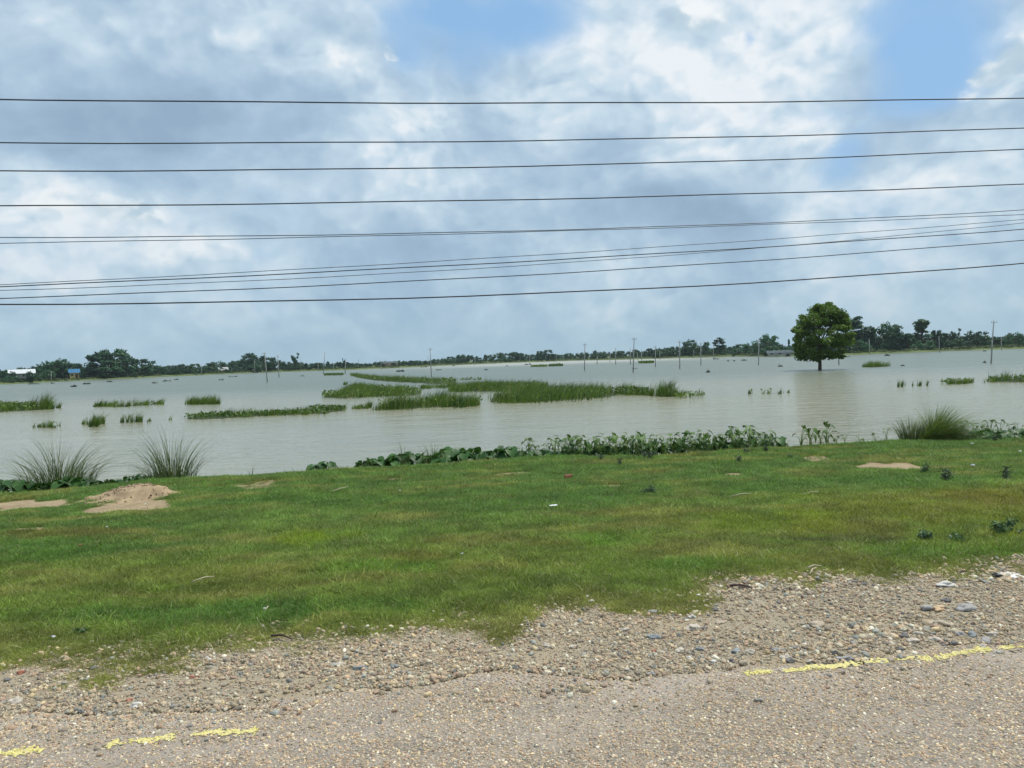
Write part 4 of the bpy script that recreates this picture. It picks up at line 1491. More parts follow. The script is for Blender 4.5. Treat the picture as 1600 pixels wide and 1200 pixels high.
TINT = [  # px, py, rx, ry, colour, amount
    (470, 850, 70, 14, (.17, .22, .025), .8), (945, 858, 70, 16, (.085, .18, .025), .5), (300, 985, 220, 16, (.05, .12, .03), .6), (520, 970, 160, 12, (.05, .12, .03), .5), (120, 860, 200, 18, (.05, .115, .028), .7),
    (600, 905, 120, 10, (.075, .16, .02), .6), (1450, 800, 220, 34, (.15, .155, .03), .6), (1330, 840, 110, 14, (.15, .12, .045), .6), (1560, 790, 90, 18, (.16, .135, .035), .6), (780, 905, 90, 12, (.17, .16, .07), .7),
    (650, 890, 60, 8, (.17, .15, .05), .6), (250, 920, 260, 18, (.15, .155, .055), .6), (1200, 830, 140, 20, (.14, .17, .02), .6), (100, 830, 110, 8, (.13, .11, .045), .7), (700, 770, 500, 14, (.06, .13, .035), .5),
    (1300, 755, 250, 14, (.055, .125, .035), .6), (1280, 862, 110, 5, (.09, .09, .06), .8), (1450, 885, 180, 10, (.09, .15, .035), .6), (50, 930, 80, 16, (.14, .15, .06), .5), (1060, 905, 70, 12, (.06, .15, .025), .5)]


def sample_lawn(n, xlo, xhi, ylo, yhi, r):
    x = r.uniform(xlo, xhi, n)
    y = r.uniform(ylo, yhi, n)
    return x, y


r = np.random.default_rng(44)
NG = 520000
y = 5.0 + 17.5 * r.random(NG) ** 1.12
x = r.uniform(-1, 1, NG) * (.76 * y + 2.6)
yg, yb = y_grass(x), y_bank(x)
ok = (y > yg - .7) & (y < yb + .55)
dens = np.clip(2.6 * (7 / y) ** .9, 0, 1)
ok &= r.random(NG) < dens
x, y = x[ok], y[ok]
so, gr = masks(x, y)
ok = r.random(len(x)) > np.clip(np.maximum(so * 1.02, gr * 1.03), 0, 1)
thin = fbm(x * 2.5, y * 2.5, 4, 50)
ok &= r.random(len(x)) < .35 + 1.3 * sstep(.25, .5, thin)
x, y, so, gr = x[ok], y[ok], so[ok], gr[ok]
z = bank_z(x, y)
yg, yb = y_grass(x), y_bank(x)
a = (y - yg) / (yb - yg)
n = len(x)
c0 = np.array([.115, .15, .045])
c1 = np.array([.075, .13, .045])
tt = sstep(.15, .75, a + (fbm(x * .3, y * .6, 3, 51) - .5) * .6)[:, None]
tint = c0 * (1 - tt) + c1 * tt
v1 = fbm(x * .9, y * 1.6, 4, 52)[:, None]
tint = tint * (.90 + .42 * v1)
dry = sstep(.5, .7, fbm(x * .8, y * 2.4, 5, 53))[:, None] * .65
dry = np.maximum(dry, (sstep(.7, -.1, y - y_grass(x)) * .75)[:, None])
tint = tint * (1 - dry) + np.array([.20, .18, .085]) * dry
for (px, py, rx, ry, cc, amt) in TINT:
    mk = patch_mask(x, y, [(px, py, rx, ry, amt)], .65, 60)[:, None]
    tint = tint * (1 - mk) + np.array(cc) * mk
tint = tint * (.62 + .76 * r.random((n, 1))) * (.78 + .44 * sstep(.3, .7, fbm(x * 4.5, y * 4.5, 3, 56)))[:, None] * np.array([1.44, 1.64, 1.16])
near_edge = sstep(.9, 0, y - yg)
scl = (.75 + .55 * r.random(n)) * (.8 + .7 * fbm(x * 1.1, y * 1.1, 3, 54)) * (1 - .4 * near_edge) * (1 + .035 * np.clip(y - 8, 0, 12))
scl *= (1 - .45 * np.clip(so * 1.3, 0, 1)) * .9
scl *= np.where(r.random(n) < .02, 1.7, 1.0)
rot = np.stack([r.normal(0, .12, n), r.normal(0, .12, n), r.random(n) * 6.28], 1)
print('lawn clumps', n)
scatter('lawn_grass', np.stack([x, y, z], 1), scl, rot, tint, lawn_c, 'short green and yellowish grass covering the verge')

# longer loose straw blades lying in the lawn
n = 16000
y = 5.6 + 12 * r.random(n) ** 1.5
x = r.uniform(-1, 1, n) * (.75 * y + 2)
ok = (y > y_grass(x) - .1) & (y < y_bank(x))
so, gr = masks(x, y)
ok &= (so < .5)
ok &= fbm(x * .8, y * 1.4, 4, 55) > .46
x, y = x[ok], y[ok]
z = bank_z(x, y)
n = len(x)
V, F, nv = blades(np.stack([x, y, z + .01], 1), .035 + .05 * r.random(n) ** 2, .003 + .002 * r.random(n), r.random(n) * 6.28, .9 + 1.2 * r.random(n), 3, r, .4)
M['straw'] = simple('dry_straw', (.42, .38, .22), .7, .2, 3, .3)
tag(link('dry_grass', mesh_np('dry_grass', V, F, M['straw'])), 'dry straw blades strewn through the lawn', 'straw', kind='stuff')


# ---- pebbles
def pebble_mesh(seed, flat=.6, ang=.25, sub=1):
    r = random.Random(seed)
    import bmesh
    bm = bmesh.new()
    bmesh.ops.create_icosphere(bm, subdivisions=sub + 1 if sub > 1 else 2, radius=.5)
    off = Vector((r.random() * 50, r.random() * 50, r.random() * 50))
    from mathutils import noise as mn
    sx, sy, sz = r.uniform(.85, 1.3), r.uniform(.7, 1.0), flat * r.uniform(.75, 1.15)
    for v in bm.verts:
        k = 1 + ang * mn.noise(v.co * 2.2 + off) * 1.6
        v.co = Vector((v.co.x * sx * k, v.co.y * sy * k, v.co.z * sz * k))
    V = np.array([tuple(v.co) for v in bm.verts])
    F = np.array([[q.index for q in f.verts] for f in bm.faces])
    bm.free()
    return V, F


peb = template('pebble', [mesh_np('pebble', *pebble_mesh(s, random.uniform(.5, .8), .35), M['pebble'], s % 2 == 0) for s in range(7)])
PAL = np.array([(.36, .30, .23), (.42, .33, .26), (.30, .26, .22), (.46, .41, .34), (.24, .20, .18), (.40, .29, .22), (.55, .51, .44), (.19, .19, .20), (.33, .24, .20), (.50, .40, .27), (.27, .28, .28), (.66, .63, .58)])
PW = np.array([16, 14, 14, 10, 9, 11, 5, 5, 8, 6, 5, 2], float)
PW /= PW.sum()
r = np.random.default_rng(45)
# shoulder gravel
n = 330000
x = r.uniform(-8.5, 12.5, n)
e0, e1 = y_road(x) - .7, y_grass(x) + .55
y = e0 + (e1 - e0) * r.random(n)
so, gr = masks(x, y)
wdt = (e1 - e0) / 3.0
pr = np.where(y < y_road(x), .55 * sstep(-.75, 0, y - y_road(x)) ** 1.5 * sstep(.35, .6, fbm(x * 1.1, y * 3, 4, 75)), gr ** .7) * (.50 + .95 * sstep(.34, .58, fbm(x * 1.2, y * 2.2, 5, 70))) * wdt
ok = r.random(n) < pr
x, y, gr = x[ok], y[ok], gr[ok]
n = len(x)
size = .006 + .014 * r.random(n) ** 2.4 + .034 * (r.random(n) ** 13)
rough_zone = sstep(.45, .62, fbm(x * .8 + 3, y * 1.5, 3, 71)) * sstep(-3, 2, x)
size *= (1 + .55 * rough_zone)
z = np.maximum(bank_z(x, y), np.where(y < y_road(x), ROAD_Z - .002, -9)) + size * .12
tint = PAL[r.choice(len(PAL), n, p=PW)] * (.8 + .4 * r.random((n, 1)))
zone = fbm(x * .7, y * 1.1, 3, 72)[:, None]
tint = tint * (np.array([1.05, 1.06, .95]) * (1 - zone) + np.array([1.12, 1.10, .95]) * zone)
rot = np.stack([r.normal(0, .5, n), r.normal(0, .5, n), r.random(n) * 6.28], 1)
print('gravel', n)
scatter('shoulder_gravel', np.stack([x, y, z], 1), size, rot, tint, peb, 'loose mixed pebbles covering the road shoulder')

# chips set in the road surface
n = 150000
x = r.uniform(-7.5, 9.5, n)
y = y_road(x) - 2.1 * r.random(n)
ok = (r.random(n) < .45 + .7 * sstep(.3, .6, fbm(x * 1.5, y * 3, 4, 73))) & (y > 2.9)
x, y = x[ok], y[ok]
n = len(x)
size = .009 + .013 * r.random(n) ** 1.8
z = ROAD_Z + (fbm(x * 1.5, y * 1.5, 4, 40) - .5) * .012 - size * .02
# the yellow spray line
LINE_W = [ground(px_, py_, ROAD_Z) for px_, py_ in ((-400, 1240), (0, 1180), (170, 1163), (300, 1150), (400, 1141), (1165, 1056), (1260, 1046), (1400, 1030), (1500, 1021), (1600, 1012), (1900, 985))]
lx = np.array([p.x for p in LINE_W]); ly = np.array([p.y for p in LINE_W])
lpx = np.array([-400, 0, 170, 300, 400, 1165, 1260, 1400, 1500, 1600, 1900])


def paint(x, y):
    cx = np.interp(x, lx, ly)
    u = np.interp(x, lx, lpx)          # how far along the line
    on = np.zeros_like(x)
    for a_, b_, s_ in ((-300, 70, .65), (165, 280, 1.0), (292, 405, .8), (1162, 1212, .75), (1222, 1350, 1.0), (1350, 1452, 1.0), (1455, 1552, .95), (1560, 1760, .8)):
        on = np.maximum(on, s_ * sstep(a_ - 4, a_ + 8, u) * sstep(b_ + 4, b_ - 8, u))
    w_ = .036 * (.25 + 1.3 * fbm(x * 5, x * 0, 3, 80))
    dd = np.abs(y - cx + (fbm(x * 3, x * 0 + 5, 3, 81) - .5) * .09) / w_
    return on * sstep(1.25, .5, dd + (fbm(x * 45, y * 45, 3, 82) - .5) * 2.6 + (fbm(x * 11, y * 14, 3, 83) - .5) * 1.8)


pm = paint(x, y)
yel = pm > .45
tint = PAL[r.choice(len(PAL), n, p=PW)] * (.9 + .5 * r.random((n, 1))) * np.array([1.08, 1.04, .88])
wz = fbm(x * .6, y * 1.6, 3, 74)[:, None]
tint = tint * (.8 + .4 * wz)
rot = np.stack([r.normal(0, .35, n), r.normal(0, .35, n), r.random(n) * 6.28], 1)
P3 = np.stack([x, y, z], 1)
print('chips', n, yel.sum())
scatter('road_chippings', P3[~yel], size[~yel], rot[~yel], tint[~yel], peb, 'small stone chippings set in the asphalt', parent=road)
# painted line: thin splashes on the asphalt, and the chippings they cover
ytint = np.array([.60, .54, .20]) * (.85 + .3 * r.random((yel.sum(), 1)))
cell = .007
gx = np.arange(ground(-300, 1225, ROAD_Z).x, ground(1780, 1000, ROAD_Z).x, cell)
off = np.arange(-.11, .11, cell)
GX, GO = np.meshgrid(gx, off)
GY = np.interp(GX, lx, ly) + GO
pmg = paint(GX + .5 * cell, GY + .5 * cell)
zz = ROAD_Z + (fbm(GX * 1.5, GY * 1.5, 4, 40) - .5) * .012 + .004
V = np.stack([GX, GY, zz], -1).reshape(-1, 3)
F = grid_faces(*GX.shape)
keep = pmg.ravel()[F[:, 0]] > .42
F = F[keep]
used, inv = np.unique(F, return_inverse=True)
m, nt, out = new_mat('worn_yellow_paint')
g = nt.node('ShaderNodeNewGeometry')
wn = nt.noise(g.outputs['Position'], 55, 5, .7)
principled(nt, out, nt.mix(nt.ss(wn, .36, .62), (.40, .35, .20), (.66, .59, .20)), .8, .3)
M['yellow'] = m
yl = link('yellow_line', mesh_np('yellow_line', V[used], inv.reshape(F.shape), M['yellow']), road)
tag(yl, 'broken, worn yellow spray-painted edge line')
sc_y = scatter('painted_chippings', P3[yel] + np.array([0, 0, .003]), size[yel], rot[yel], ytint, peb, 'chippings covered by the yellow paint', parent=road)

# ---- single stones one can pick out: px, py, size px, colour, label
GREY, PALE, DARK, TANC, RED, BLUE, WHITE = (.29, .28, .265), (.45, .40, .33), (.15, .14, .135), (.38, .315, .235), (.33, .13, .085), (.225, .245, .25), (.52, .50, .46)
STONES = [(1083, 983, 22, PALE, 'long pale stone, largest of the left gravel heap'), (1022, 997, 19, BLUE, 'flat blue-grey stone left of the long pale stone'), (1020, 957, 11, GREY, 'round grey stone where grass meets gravel'),
          (1118, 953, 11, DARK, 'brown round stone above the gravel heap'), (1124, 974, 13, TANC, 'tan wedge-shaped stone right of the long pale stone'), (1101, 984, 9, DARK, 'dark stone touching the long pale one'),
          (1082, 965, 11, WHITE, 'small white angular stone above the long pale stone'), (1023, 1009, 8, TANC, 'tan pebble below the flat blue-grey stone'), (1022, 1018, 8, RED, 'reddish pebble below the tan one'),
          (1032, 1020, 10, TANC, 'round tan cobble beside the reddish pebble'), (1062, 1018, 14, PALE, 'pale angular stone on the asphalt edge'), (1094, 1016, 11, BLUE, 'blue-grey pebble right of the pale angular stone'),
          (1078, 1029, 8, WHITE, 'whitish pebble below the pale angular stone'), (1095, 1030, 9, DARK, 'dark pebble near the whitish one'), (1114, 1035, 9, WHITE, 'small whitish pebble on bare asphalt'),
          (1013, 1054, 8, GREY, 'grey pebble, left of two lying on the road'), (1021, 1053, 9, GREY, 'grey pebble, right of two lying on the road'), (1150, 1019, 13, BLUE, 'blue-grey stone at the asphalt edge, centre right'),
          (1173, 1021, 13, PALE, 'pale stone right of the blue-grey edge stone'), (1143, 1034, 10, DARK, 'dark wedge stone left of a small group'), (1162, 1037, 12, TANC, 'brownish stone in the small group'),
          (1228, 1028, 11, PALE, 'pale round stone touching a dark one'), (1234, 1034, 11, DARK, 'dark stone below the pale round one'), (1266, 1034, 10, PALE, 'pale stone just above the yellow line'),
          (1215, 1017, 13, GREY, 'grey stone among larger pebbles'), (1245, 1014, 10, DARK, 'dark pebble upper right of the grey stone'), (1297, 1033, 10, TANC, 'tan stone above the yellow line start'),
          (1478, 915, 20, WHITE, 'flat whitish stone near the grass edge at the right'), (1478, 940, 12, DARK, 'dark brown stone alone in the right gravel'), (1448, 952, 17, GREY, 'grey-brown flat stone left of the orange one'),
          (1467, 953, 17, (.50, .36, .22), 'orange-tan flat stone in the right gravel'), (1510, 953, 24, GREY, 'wide flat grey slab-like stone'), (1452, 975, 18, TANC, 'ridge stone at the broken asphalt edge, left'),
          (1473, 977, 24, TANC, 'long ridge stone at the broken asphalt edge, right'), (1413, 995, 14, DARK, 'dark reddish stone at the left of the washed-out hollow'), (1428, 1003, 14, PALE, 'pale pinkish stone in the hollow'),
          (1462, 1001, 12, PALE, 'pale stone left of two dark ones in the hollow'), (1475, 1009, 10, DARK, 'dark stone lowest in the hollow'), (1489, 1006, 10, DARK, 'dark round stone right in the hollow'),
          (1392, 1007, 11, PALE, 'light stone at the lower left of the hollow'), (1408, 1016, 10, DARK, 'black stone just above the yellow line'), (1435, 992, 12, PALE, 'light oval stone inside the hollow'),
          (1482, 994, 9, TANC, 'tan pebble on the upper rim of the hollow'), (1500, 992, 13, GREY, 'flat grey stone right of the hollow'), (1520, 994, 11, BLUE, 'bluish stone further right of the hollow'),
          (1550, 992, 11, PALE, 'light stone near the right end of the gravel'), (1540, 1002, 13, GREY, 'flat grey stone above the last yellow dash'), (1536, 1011, 9, PALE, 'tan pebble touching the yellow line'),
          (1515, 945, 13, PALE, 'pale stone above the slab-like stone'), (562, 1045, 17, BLUE, 'flat blue-grey stone in the left gravel'), (530, 1039, 15, PALE, 'pale yellowish stone left of the flat blue-grey one'),
          (617, 1043, 13, BLUE, 'smooth greenish-grey stone right of the flat blue-grey one'), (213, 1103, 12, WHITE, 'bright whitish stone at the left asphalt edge'), (25, 1097, 14, PALE, 'pale oval stone near the left border'),
          (145, 1045, 9, DARK, 'dark stone at the left grass edge'), (325, 1031, 9, WHITE, 'white pebble at the grass edge, left'), (300, 1059, 7, RED, 'small red brick chip in the left gravel'), (202, 1095, 7, RED, 'tiny red brick chip beside the whitish stone'),
          (33, 1052, 9, RED, 'red brick chip near the left border'), (854, 1010, 11, PALE, 'pale stone in the middle gravel'), (896, 1012, 10, PALE, 'cream pebble in the middle gravel'), (980, 1047, 10, PALE, 'cream stone at the asphalt edge, centre'),
          (977, 985, 12, PALE, 'cream stone left of the gravel heap'), (917, 1071, 9, PALE, 'yellowish pebble lying on the road'), (660, 984, 8, WHITE, 'white pebble in the grass edge, middle'), (924, 941, 9, PALE, 'grey-white stone in the grass tongue'),
          (918, 933, 7, WHITE, 'thin white flake in the grass tongue'), (1092, 931, 7, WHITE, 'white dot-like pebble at the grass corner'), (1332, 910, 9, DARK, 'brown pebble at the right grass edge'), (1350, 914, 9, DARK, 'dark flat stone at the right grass edge'),
          (1320, 1030, 16, GREY, 'lumpy grey asphalt crumb above the yellow line'), (1275, 978, 22, TANC, 'wide flat tan stone half buried in the gravel')]


def stone_mat(c):
    key = 'stone_%d' % (hash(c) & 0xfff)
    if key not in M:
        M[key] = simple('stone', c, .8, .3, 45, .22, .002)
    return M[key]


def surf_z(x, y):
    z = float(bank_z(np.array([x]), np.array([y]))[0])
    if y < float(y_road(np.array([x]))[0]):
        z = ROAD_Z
    return z


for i, (px, py, s, c, lab) in enumerate(STONES):
    p = ground(px, py, .785)
    sz = surf_z(p.x, p.y)
    p = ground(px, py, sz)
    w = s / FPX * (Vector(p) - Vector((0, 0, CAM_Z))).length
    V, F = pebble_mesh(500 + i, .42 if s > 14 else .62, .45, 2)
    V = V * np.array([w, w * (.75 if s > 14 else .9), w * .9])
    o = link('stone', mesh_np('stone', V, F, stone_mat(c), i % 3 != 0), None, (p.x, p.y, sz + w * .10), random.uniform(-.5, .5))
    tag(o, lab, 'stone', 'single stones on the shoulder')

# ------------------------------------------------------------------ earth mound at the left
cA = ground(207, 776, .42)
wx = 146 / FPX * cA.length / 2
nx, ny = 70, 46
U, Vv = np.meshgrid(np.linspace(-1.25, 1.25, nx), np.linspace(-1.25, 1.25, ny))
xx = U * wx
yy = Vv * 1.15
rr = np.sqrt(U ** 2 + Vv ** 2)
ra = rr + (fbm(U * 2 + 5, Vv * 2, 3, 90) - .5) * .6
hh = .24 * sstep(1.05, .15, ra) * (1 + .5 * U) ** .5 + (fbm(xx * 4, yy * 4, 4, 91) - .5) * .10 * sstep(1.1, .6, ra)
Xw, Yw = cA.x + xx, cA.y + yy + .12 * xx
zb = bank_z(Xw, Yw)
Zw = zb + hh - .04 * sstep(.85, 1.1, ra) - .02
me = mesh_np('earth_mound', np.stack([Xw, Yw, Zw], -1).reshape(-1, 3), grid_faces(ny, nx), M['mound'], True)
tag(link('earth_mound', me), 'low bare mound of reddish-brown earth on the left verge', 'mound')
r = np.random.default_rng(46)
n = 260
a, q = r.random(n) * 6.28, r.random(n) ** .6
x = cA.x + np.cos(a) * q * wx * 1.0
y = cA.y + np.sin(a) * q * .95 + .12 * (x - cA.x)
z = bank_z(x, y)
U_, V_ = (x - cA.x) / wx, (y - cA.y - .12 * (x - cA.x)) / 1.15
ra = np.sqrt(U_ ** 2 + V_ ** 2) + (fbm(U_ * 2 + 5, V_ * 2, 3, 90) - .5) * .6
z = z + .24 * sstep(1.05, .15, ra) * np.sqrt(np.clip(1 + .5 * U_, 0, 3))
tint = np.array([.30, .22, .15]) * (.7 + .6 * r.random((n, 1)))
scatter('mound_clods', np.stack([x, y, z - .01], 1), .02 + .035 * r.random(n) ** 2, np.stack([r.random(n), r.random(n), r.random(n) * 6], 1), tint, peb, 'crumbly clods of earth on the mound')


# ------------------------------------------------------------------ weeds in the lawn
def weed(px, py, hpx, wpx, n, label, mat='weed', leafs=.02, stems=6, seed=1):
    p = ground(px, py, .6)
    z = surf_z(p.x, p.y)
    p = ground(px, py, z)
    d = (Vector(p) - Vector((0, 0, CAM_Z))).length
    h, w = hpx / FPX * d, wpx / FPX * d
    r = np.random.default_rng(seed)
    cen, parts = [], []
    for i in range(stems):
        a = r.random() * 6.28
        q = r.random() * w * .45
        tip = np.array([math.cos(a) * q, math.sin(a) * q * .6, h * (.5 + .55 * r.random())])
        parts.append(tube([(tip[0] * .25, tip[1] * .25, -.02), tip * .55, tip], [.006, .004, .002], 4))
        for t_ in (.45, .7, .95):
            cen.append(tip * t_)
    cen = np.array(cen)
    q, f = leaves_cloud(cen, np.full(len(cen), min(h, w) * .2 + .02), n, leafs, r, .7)
    q[:, 2] = np.maximum(q[:, 2], 0)
    o = bpy.data.objects.new('weed', None); col.objects.link(o); o.location = p
    tag(o, label, 'weed', 'weeds growing in the verge')
    tag(link('leaves', mesh_np('leaves', q, f, M[mat]), o), kind='stuff')
    link('stems', mesh_np('stems', *merge(parts), M['bark']), o)


for i, a in enumerate([(1478, 754, 22, 20, 170, 'dark blackish weed, nearest of those right of the sandy patch', 'darkweed'), (1443, 740, 16, 26, 150, 'low green weed at the right edge of the sandy patch', 'weed'),
                       (1572, 752, 20, 16, 120, 'thin upright brown-green weed near the right border', 'darkweed'), (1012, 774, 16, 28, 220, 'small round green weed in the middle lawn', 'weed'), (968, 727, 12, 14, 90, 'dark little weed before the leafy row', 'darkweed'),
                       (1010, 716, 13, 46, 260, 'dark creeping weed at the foot of the leafy row', 'darkweed'), (940, 718, 9, 26, 110, 'flat grey-green weed left of the creeping one', 'weed'), (1155, 722, 12, 15, 90, 'dark little weed above the sandy spot', 'darkweed'),
                       (1168, 708, 8, 26, 90, 'flat dark weed below the low leaves, right of centre', 'darkweed'), (1197, 707, 10, 12, 80, 'dark weed beside the flat one', 'darkweed'), (1570, 840, 22, 90, 520, 'spreading blue-green weed at the right border of the lawn', 'weed'),
                       (1450, 846, 14, 46, 190, 'low blue-green weed, left of the spreading one', 'weed'), (1500, 848, 10, 40, 150, 'sparse blue-green weed between the two larger ones', 'weed'), (1555, 690, 8, 22, 90, 'dark flat weed under the right leafy patch', 'darkweed'),
                       (1235, 715, 6, 16, 50, 'tiny weed by the pinkish bare spot', 'weed'), (130, 992, 8, 20, 60, 'small bluish weed in the dark green strip', 'weed'), (118, 748, 14, 24, 80, 'glossy dark weed inside the left reed tuft', 'darkweed')]):
    weed(a[0], a[1], a[2], a[3], a[4], a[5], a[6], seed=900 + i)

# ------------------------------------------------------------------ litter and sticks
M['white_plastic'] = simple('white_plastic', (.78, .78, .78), .4, .4, 40, .12)
M['black_plastic'] = simple('black_plastic', (.03, .032, .035), .4, .4, 30, .3)
M['brick'] = simple('brick', (.26, .10, .06), .9, .2, 30, .3, .004)
M['bone'] = simple('dry_wood', (.45, .39, .28), .8, .2, 20, .25)
M['darkwood'] = simple('dark_wood', (.09, .06, .05), .9, .2, 20, .3)
M['ash'] = simple('pale_ash', (.56, .53, .48), .95, .1, 25, .2)


def crumple(seed, w, d, h, n=7):
    r = np.random.default_rng(seed)
    U, Vv = np.meshgrid(np.linspace(-.5, .5, n), np.linspace(-.5, .5, n))
    k = r.random((n, n))
    z = h * k
    top = np.stack([U * w * (1 + .3 * (r.random((n, n)) - .5)), Vv * d * (1 + .3 * (r.random((n, n)) - .5)), z + h * .2], -1).reshape(-1, 3)
    bot = top * np.array([.97, .97, 1]) - np.array([0, 0, .004])
    F = grid_faces(n, n)
    rim = [i for i in range(n)] + [n * (i + 1) - 1 for i in range(1, n)] + [n * n - 1 - i for i in range(1, n)] + [n * (n - 1 - i) for i in range(1, n - 1)]
    side = np.array([(rim[i], rim[(i + 1) % len(rim)], rim[(i + 1) % len(rim)] + n * n, rim[i] + n * n) for i in range(len(rim))])
    return np.concatenate([top, bot]), [np.concatenate([F, F[:, ::-1] + n * n, side[:, ::-1]])]


def at(px, py):
    p = ground(px, py, .6)
    z = surf_z(p.x, p.y)
    p = ground(px, py, z)
    return Vector((p.x, p.y, z)), (Vector(p) - Vector((0, 0, CAM_Z))).length / FPX


def litter(px, py, w, h, mat, name, label, cat, seed, lift=.03):
    p, k = at(px, py)
    k *= .45
    V, F = crumple(seed, w * k, w * k * .8, h * k)
    o = link(name, mesh_np(name, V, F, M[mat], False), None, p + Vector((0, 0, lift)), random.random() * 3)
    tag(o, label, cat)


# flat pale tray with dark rim
p, k = at(865, 797)
o = bpy.data.objects.new('discarded_tray', None); col.objects.link(o); o.location = p + Vector((0, 0, .035)); o.rotation_euler = (.05, -.05, .2)
tag(o, 'small flat white-topped scrap with a dark rim lying in the lawn', 'scrap')
w = 13 * k
V, F = merge([box(-w / 2, w / 2, -w * .3, w * .3, 0, .028)])
link('rim', mesh_np('rim', V, F, M['black_plastic']), o)
V, F = crumple(4, w * .92, w * .52, .008, 6)
link('cover', mesh_np('cover', V + np.array([0, 0, .035]), F, M['white_plastic']), o)
litter(1520, 732, 11, 5, 'white_plastic', 'paper_scrap', 'crumpled white scrap on the right lawn below the leafy patch', 'litter', 11, .05)
litter(1594, 709, 8, 3, 'white_plastic', 'paper_scrap', 'white scrap at the right border near the leafy patch', 'litter', 12, .05)
litter(1519, 697, 6, 2, 'white_plastic', 'paper_scrap', 'tiny white scrap under the right leafy patch', 'litter', 13, .06)
litter(84, 1005, 9, 4, 'white_plastic', 'paper_scrap', 'small white scrap in the dark green strip at left', 'litter', 14, .05)
litter(722, 872, 8, 3, 'white_plastic', 'paper_scrap', 'pinkish white scrap in the middle lawn', 'litter', 15, .05)
litter(414, 911 + 48, 7, 2, 'white_plastic', 'paper_scrap', 'tiny pale scrap in the near left lawn', 'litter', 16, .05)
litter(228, 793, 6, 3, 'white_plastic', 'paper_scrap', 'tiny white scrap below the earth mound', 'litter', 17, .06)
litter(625, 771, 6, 3, 'white_plastic', 'paper_scrap', 'tiny white scrap in the far middle lawn', 'litter', 18, .05)
litter(167, 829, 5, 3, 'white_plastic', 'paper_scrap', 'tiny white speck in the left lawn', 'litter', 19, .05)
# black scrap on pale ash
p, k = at(1548, 902)
V, F = crumple(31, 80 * k, 30 * k, .012, 12)
V[:, 0] *= 1.0
o = link('ash_patch', mesh_np('ash_patch', V, F, M['ash'], True), None, p + Vector((0, 0, -.002)), .1)
tag(o, 'pale ashy sand smear at the right grass edge', 'ash')
litter(1558, 904, 22, 7, 'black_plastic', 'plastic_scrap', 'torn black plastic scrap lying on the pale ash', 'litter', 32, .02)
litter(1585, 905, 20, 3, 'white_plastic', 'plastic_scrap', 'pale plastic shred right of the black scrap', 'litter', 33, .02)
# brick lump
p, k = at(888, 748)
w = 12 * k
V, F = merge([box(-w / 2, w / 2, -w * .3, w * .3, 0, w * .45)])
r = np.random.default_rng(3)
V = V + r.normal(0, w * .05, V.shape)
o = link('brick_fragment', mesh_np('brick_fragment', V, F, M['brick']), None, p + Vector((0, 0, .01)), .3)
tag(o, 'broken dark red brick lump in the far lawn', 'brick')
p, k = at(126, 858)
V, F = merge([box(-3 * k, 3 * k, -2 * k, 2 * k, 0, 4 * k)])
V = V + r.normal(0, .4 * k, V.shape)
o = link('brick_fragment', mesh_np('brick_fragment', V, F, M['brick']), None, p + Vector((0, 0, .02)), .8)
tag(o, 'small reddish brick bit in the left lawn', 'brick')


def stick(px0, py0, px1, py1, rpx, mat, label, lift=.03):
    a, k = at(px0, py0)
    b, k2 = at(px1, py1)
    b = b - a
    m_ = b * .5 + Vector((0, .02, .012))
    rr_ = rpx * k
    V, F = merge([tube([(0, 0, lift), tuple(m_ + Vector((0, 0, lift))), tuple(b + Vector((0, 0, lift)))], [rr_, rr_ * .85, rr_ * .5], 6)])
    o = link('stick', mesh_np('stick', V, F, M[mat], True), None, a)
    tag(o, label, 'stick', 'sticks lying on the verge')


stick(300, 918, 336, 909, 1.0, 'bone', 'pale thin stick in the left lawn', .06)
stick(424, 999, 456, 1004, 1.8, 'darkwood', 'dark reddish stick at the left grass and gravel border')
stick(1140, 920, 1176, 923, 1.8, 'darkwood', 'dark broken twig at the right grass and gravel border')
stick(1266, 905, 1276, 894, 1.0, 'bone', 'pale bent peel at the right grass edge', .05)
stick(1262, 895, 1284, 892, 1.2, 'bone', 'short pale stick above the bent peel', .05)
stick(164, 1078, 172, 1087, 1.1, 'bone', 'short pale twig on the left gravel', .02)
stick(1225, 924, 1246, 921, 1.6, 'bone', 'flat pale chip of wood in the right gravel', .02)
stick(1500, 899, 1512, 896, 1.0, 'darkwood', 'thin twig left of the ash patch', .02)
stick(415, 962, 421, 956, 1.0, 'bone', 'tiny pale stem upright in the near left lawn', .05)
stick(1140, 782, 1175, 776, .7, 'bone', 'thin white stalk in the right middle lawn', .06)
stick(1255, 778, 1280, 774, .7, 'bone', 'long straw stalk below the dark weeds', .06)
stick(520, 772, 545, 765, .6, 'bone', 'fine straw stalk in the far left lawn', .06)

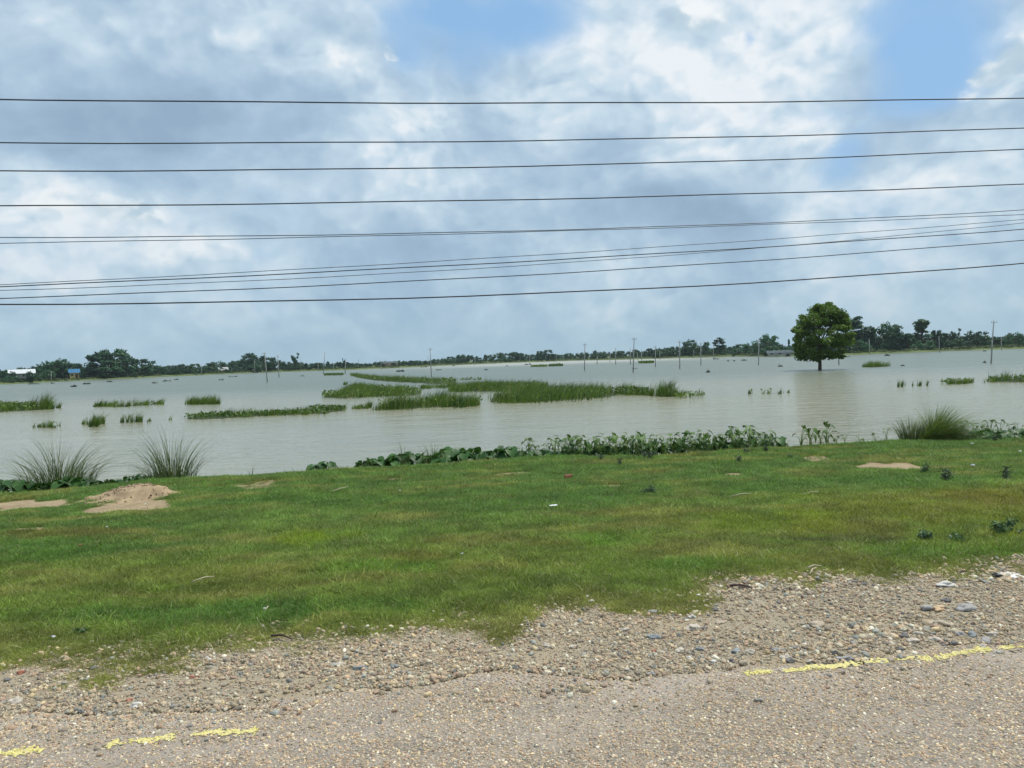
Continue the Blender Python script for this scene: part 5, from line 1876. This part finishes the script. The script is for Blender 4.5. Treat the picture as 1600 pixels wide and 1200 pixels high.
# ------------------------------------------------------------------ overhead cables and the poles that carry them
DIRV = Vector((1, .15, 0)).normalized()
WIRES = [  # y at px 0, 800, 1600 ; distance of the line ; diameter ; material ; label
    (155, 161, 153, 8.0, .018, 'cable', 'topmost thick black overhead cable'),
    (223, 220, 200, 8.0, .016, 'cable', 'second overhead cable from the top'),
    (267, 260, 233, 8.0, .016, 'cable', 'third overhead cable from the top'),
    (322, 312, 288, 8.0, .016, 'cable', 'fourth overhead cable, just above the thin pair'),
    (371, 361, 328, 12.0, .017, 'cable_grey', 'upper thin wire of the crossing pair'),
    (380, 363, 335, 12.4, .015, 'cable_grey', 'lower thin wire of the crossing pair'),
    (445, 401, 343, 14.0, .015, 'cable_grey', 'highest fine wire of the close lower bundle'),
    (448, 409.5, 358, 10.5, .017, 'cable', 'dark cable in the middle of the lower bundle'),
    (454, 416, 348, 14.4, .015, 'cable_grey', 'fine wire crossing the dark cable of the lower bundle'),
    (466, 431, 375, 10.5, .016, 'cable', 'second lowest overhead cable'),
    (475.5, 460, 411, 8.6, .019, 'cable', 'lowest thick overhead cable nearest to the horizon')]
ends = {}
for (y0, y8, y16, dist, dia, mt, lab) in WIRES:
    T, Zs = [], []
    nrm = Vector((-DIRV.y, DIRV.x, 0))
    for px, py in ((0, y0), (800, y8), (1600, y16)):
        d = ray(px, py)
        k = dist / d.dot(nrm)
        q = d * k
        T.append(q.dot(DIRV)); Zs.append(CAM_Z + q.z)
    co = np.polyfit(T, Zs, 2)
    half = 17.0
    ctr = 1.5
    ts = np.linspace(ctr - half, ctr + half, 49)
    pts = []
    for t_ in ts:
        b = nrm * dist + DIRV * t_
        z_ = float(np.polyval(co, t_)) + .004 * math.sin(t_ * 1.7 + y0)
        pts.append((b.x, b.y, z_))
    V, F = merge([tube(pts, [dia * .38] * len(pts), 6)])
    o = link('overhead_cable', mesh_np('overhead_cable', V, F, M[mt], True))
    tag(o, lab + ' crossing the whole sky', 'cable', 'overhead cables')
    for s_, q in ((0, pts[0]), (1, pts[-1])):
        ends.setdefault((round(dist / 2.2), s_), []).append(q)
for (dk, s_), qs in ends.items():
    qs = np.array(qs)
    cx, cy = qs[:, 0].mean(), qs[:, 1].mean()
    top = qs[:, 2].max() + .5
    o = bpy.data.objects.new('line_pole', None); col.objects.link(o); o.location = (cx, cy, .3)
    tag(o, f'roadside concrete pole carrying cables past the {["left", "right"][s_]} picture edge, {["nearest", "nearer", "middle", "farther", "farthest"][min(4, dk - 4 if dk >= 4 else 0)]} line', 'pole', 'poles carrying the overhead cables')
    V, F = merge([tube([(0, 0, -1.5), (0, 0, top / 2), (0, 0, top)], [.16, .14, .10], 10)])
    link('shaft', mesh_np('shaft', V, F, M['concrete'], True), o)
    for q in qs:
        V, F = merge([tube([(0, 0, q[2] - .3 + .02), (q[0] - cx, q[1] - cy, q[2] - .3 - .02)], [.02, .02], 5), tube([(q[0] - cx, q[1] - cy, q[2] - .36), (q[0] - cx, q[1] - cy, q[2] - .3)], [.04, .03], 6)])
        link('bracket', mesh_np('bracket', V, F, M['metal']), o)

# ------------------------------------------------------------------ haze over the flooded plain
m, nt, out = new_mat('haze_air')
pv = nt.node('ShaderNodeVolumePrincipled')
pv.inputs['Color'].default_value = (.80, .90, 1.0, 1)
pv.inputs['Density'].default_value = 0.00011
pv.inputs['Anisotropy'].default_value = 0.2
nt.l.new(pv.outputs[0], out.inputs['Volume'])
V, F = merge([box(-1550, 1550, -1550, 1550, -2.0, 17.5)])
o = link('haze', mesh_np('haze', V, F, m))
tag(o, 'thin pale haze over the flooded plain', kind='stuff')
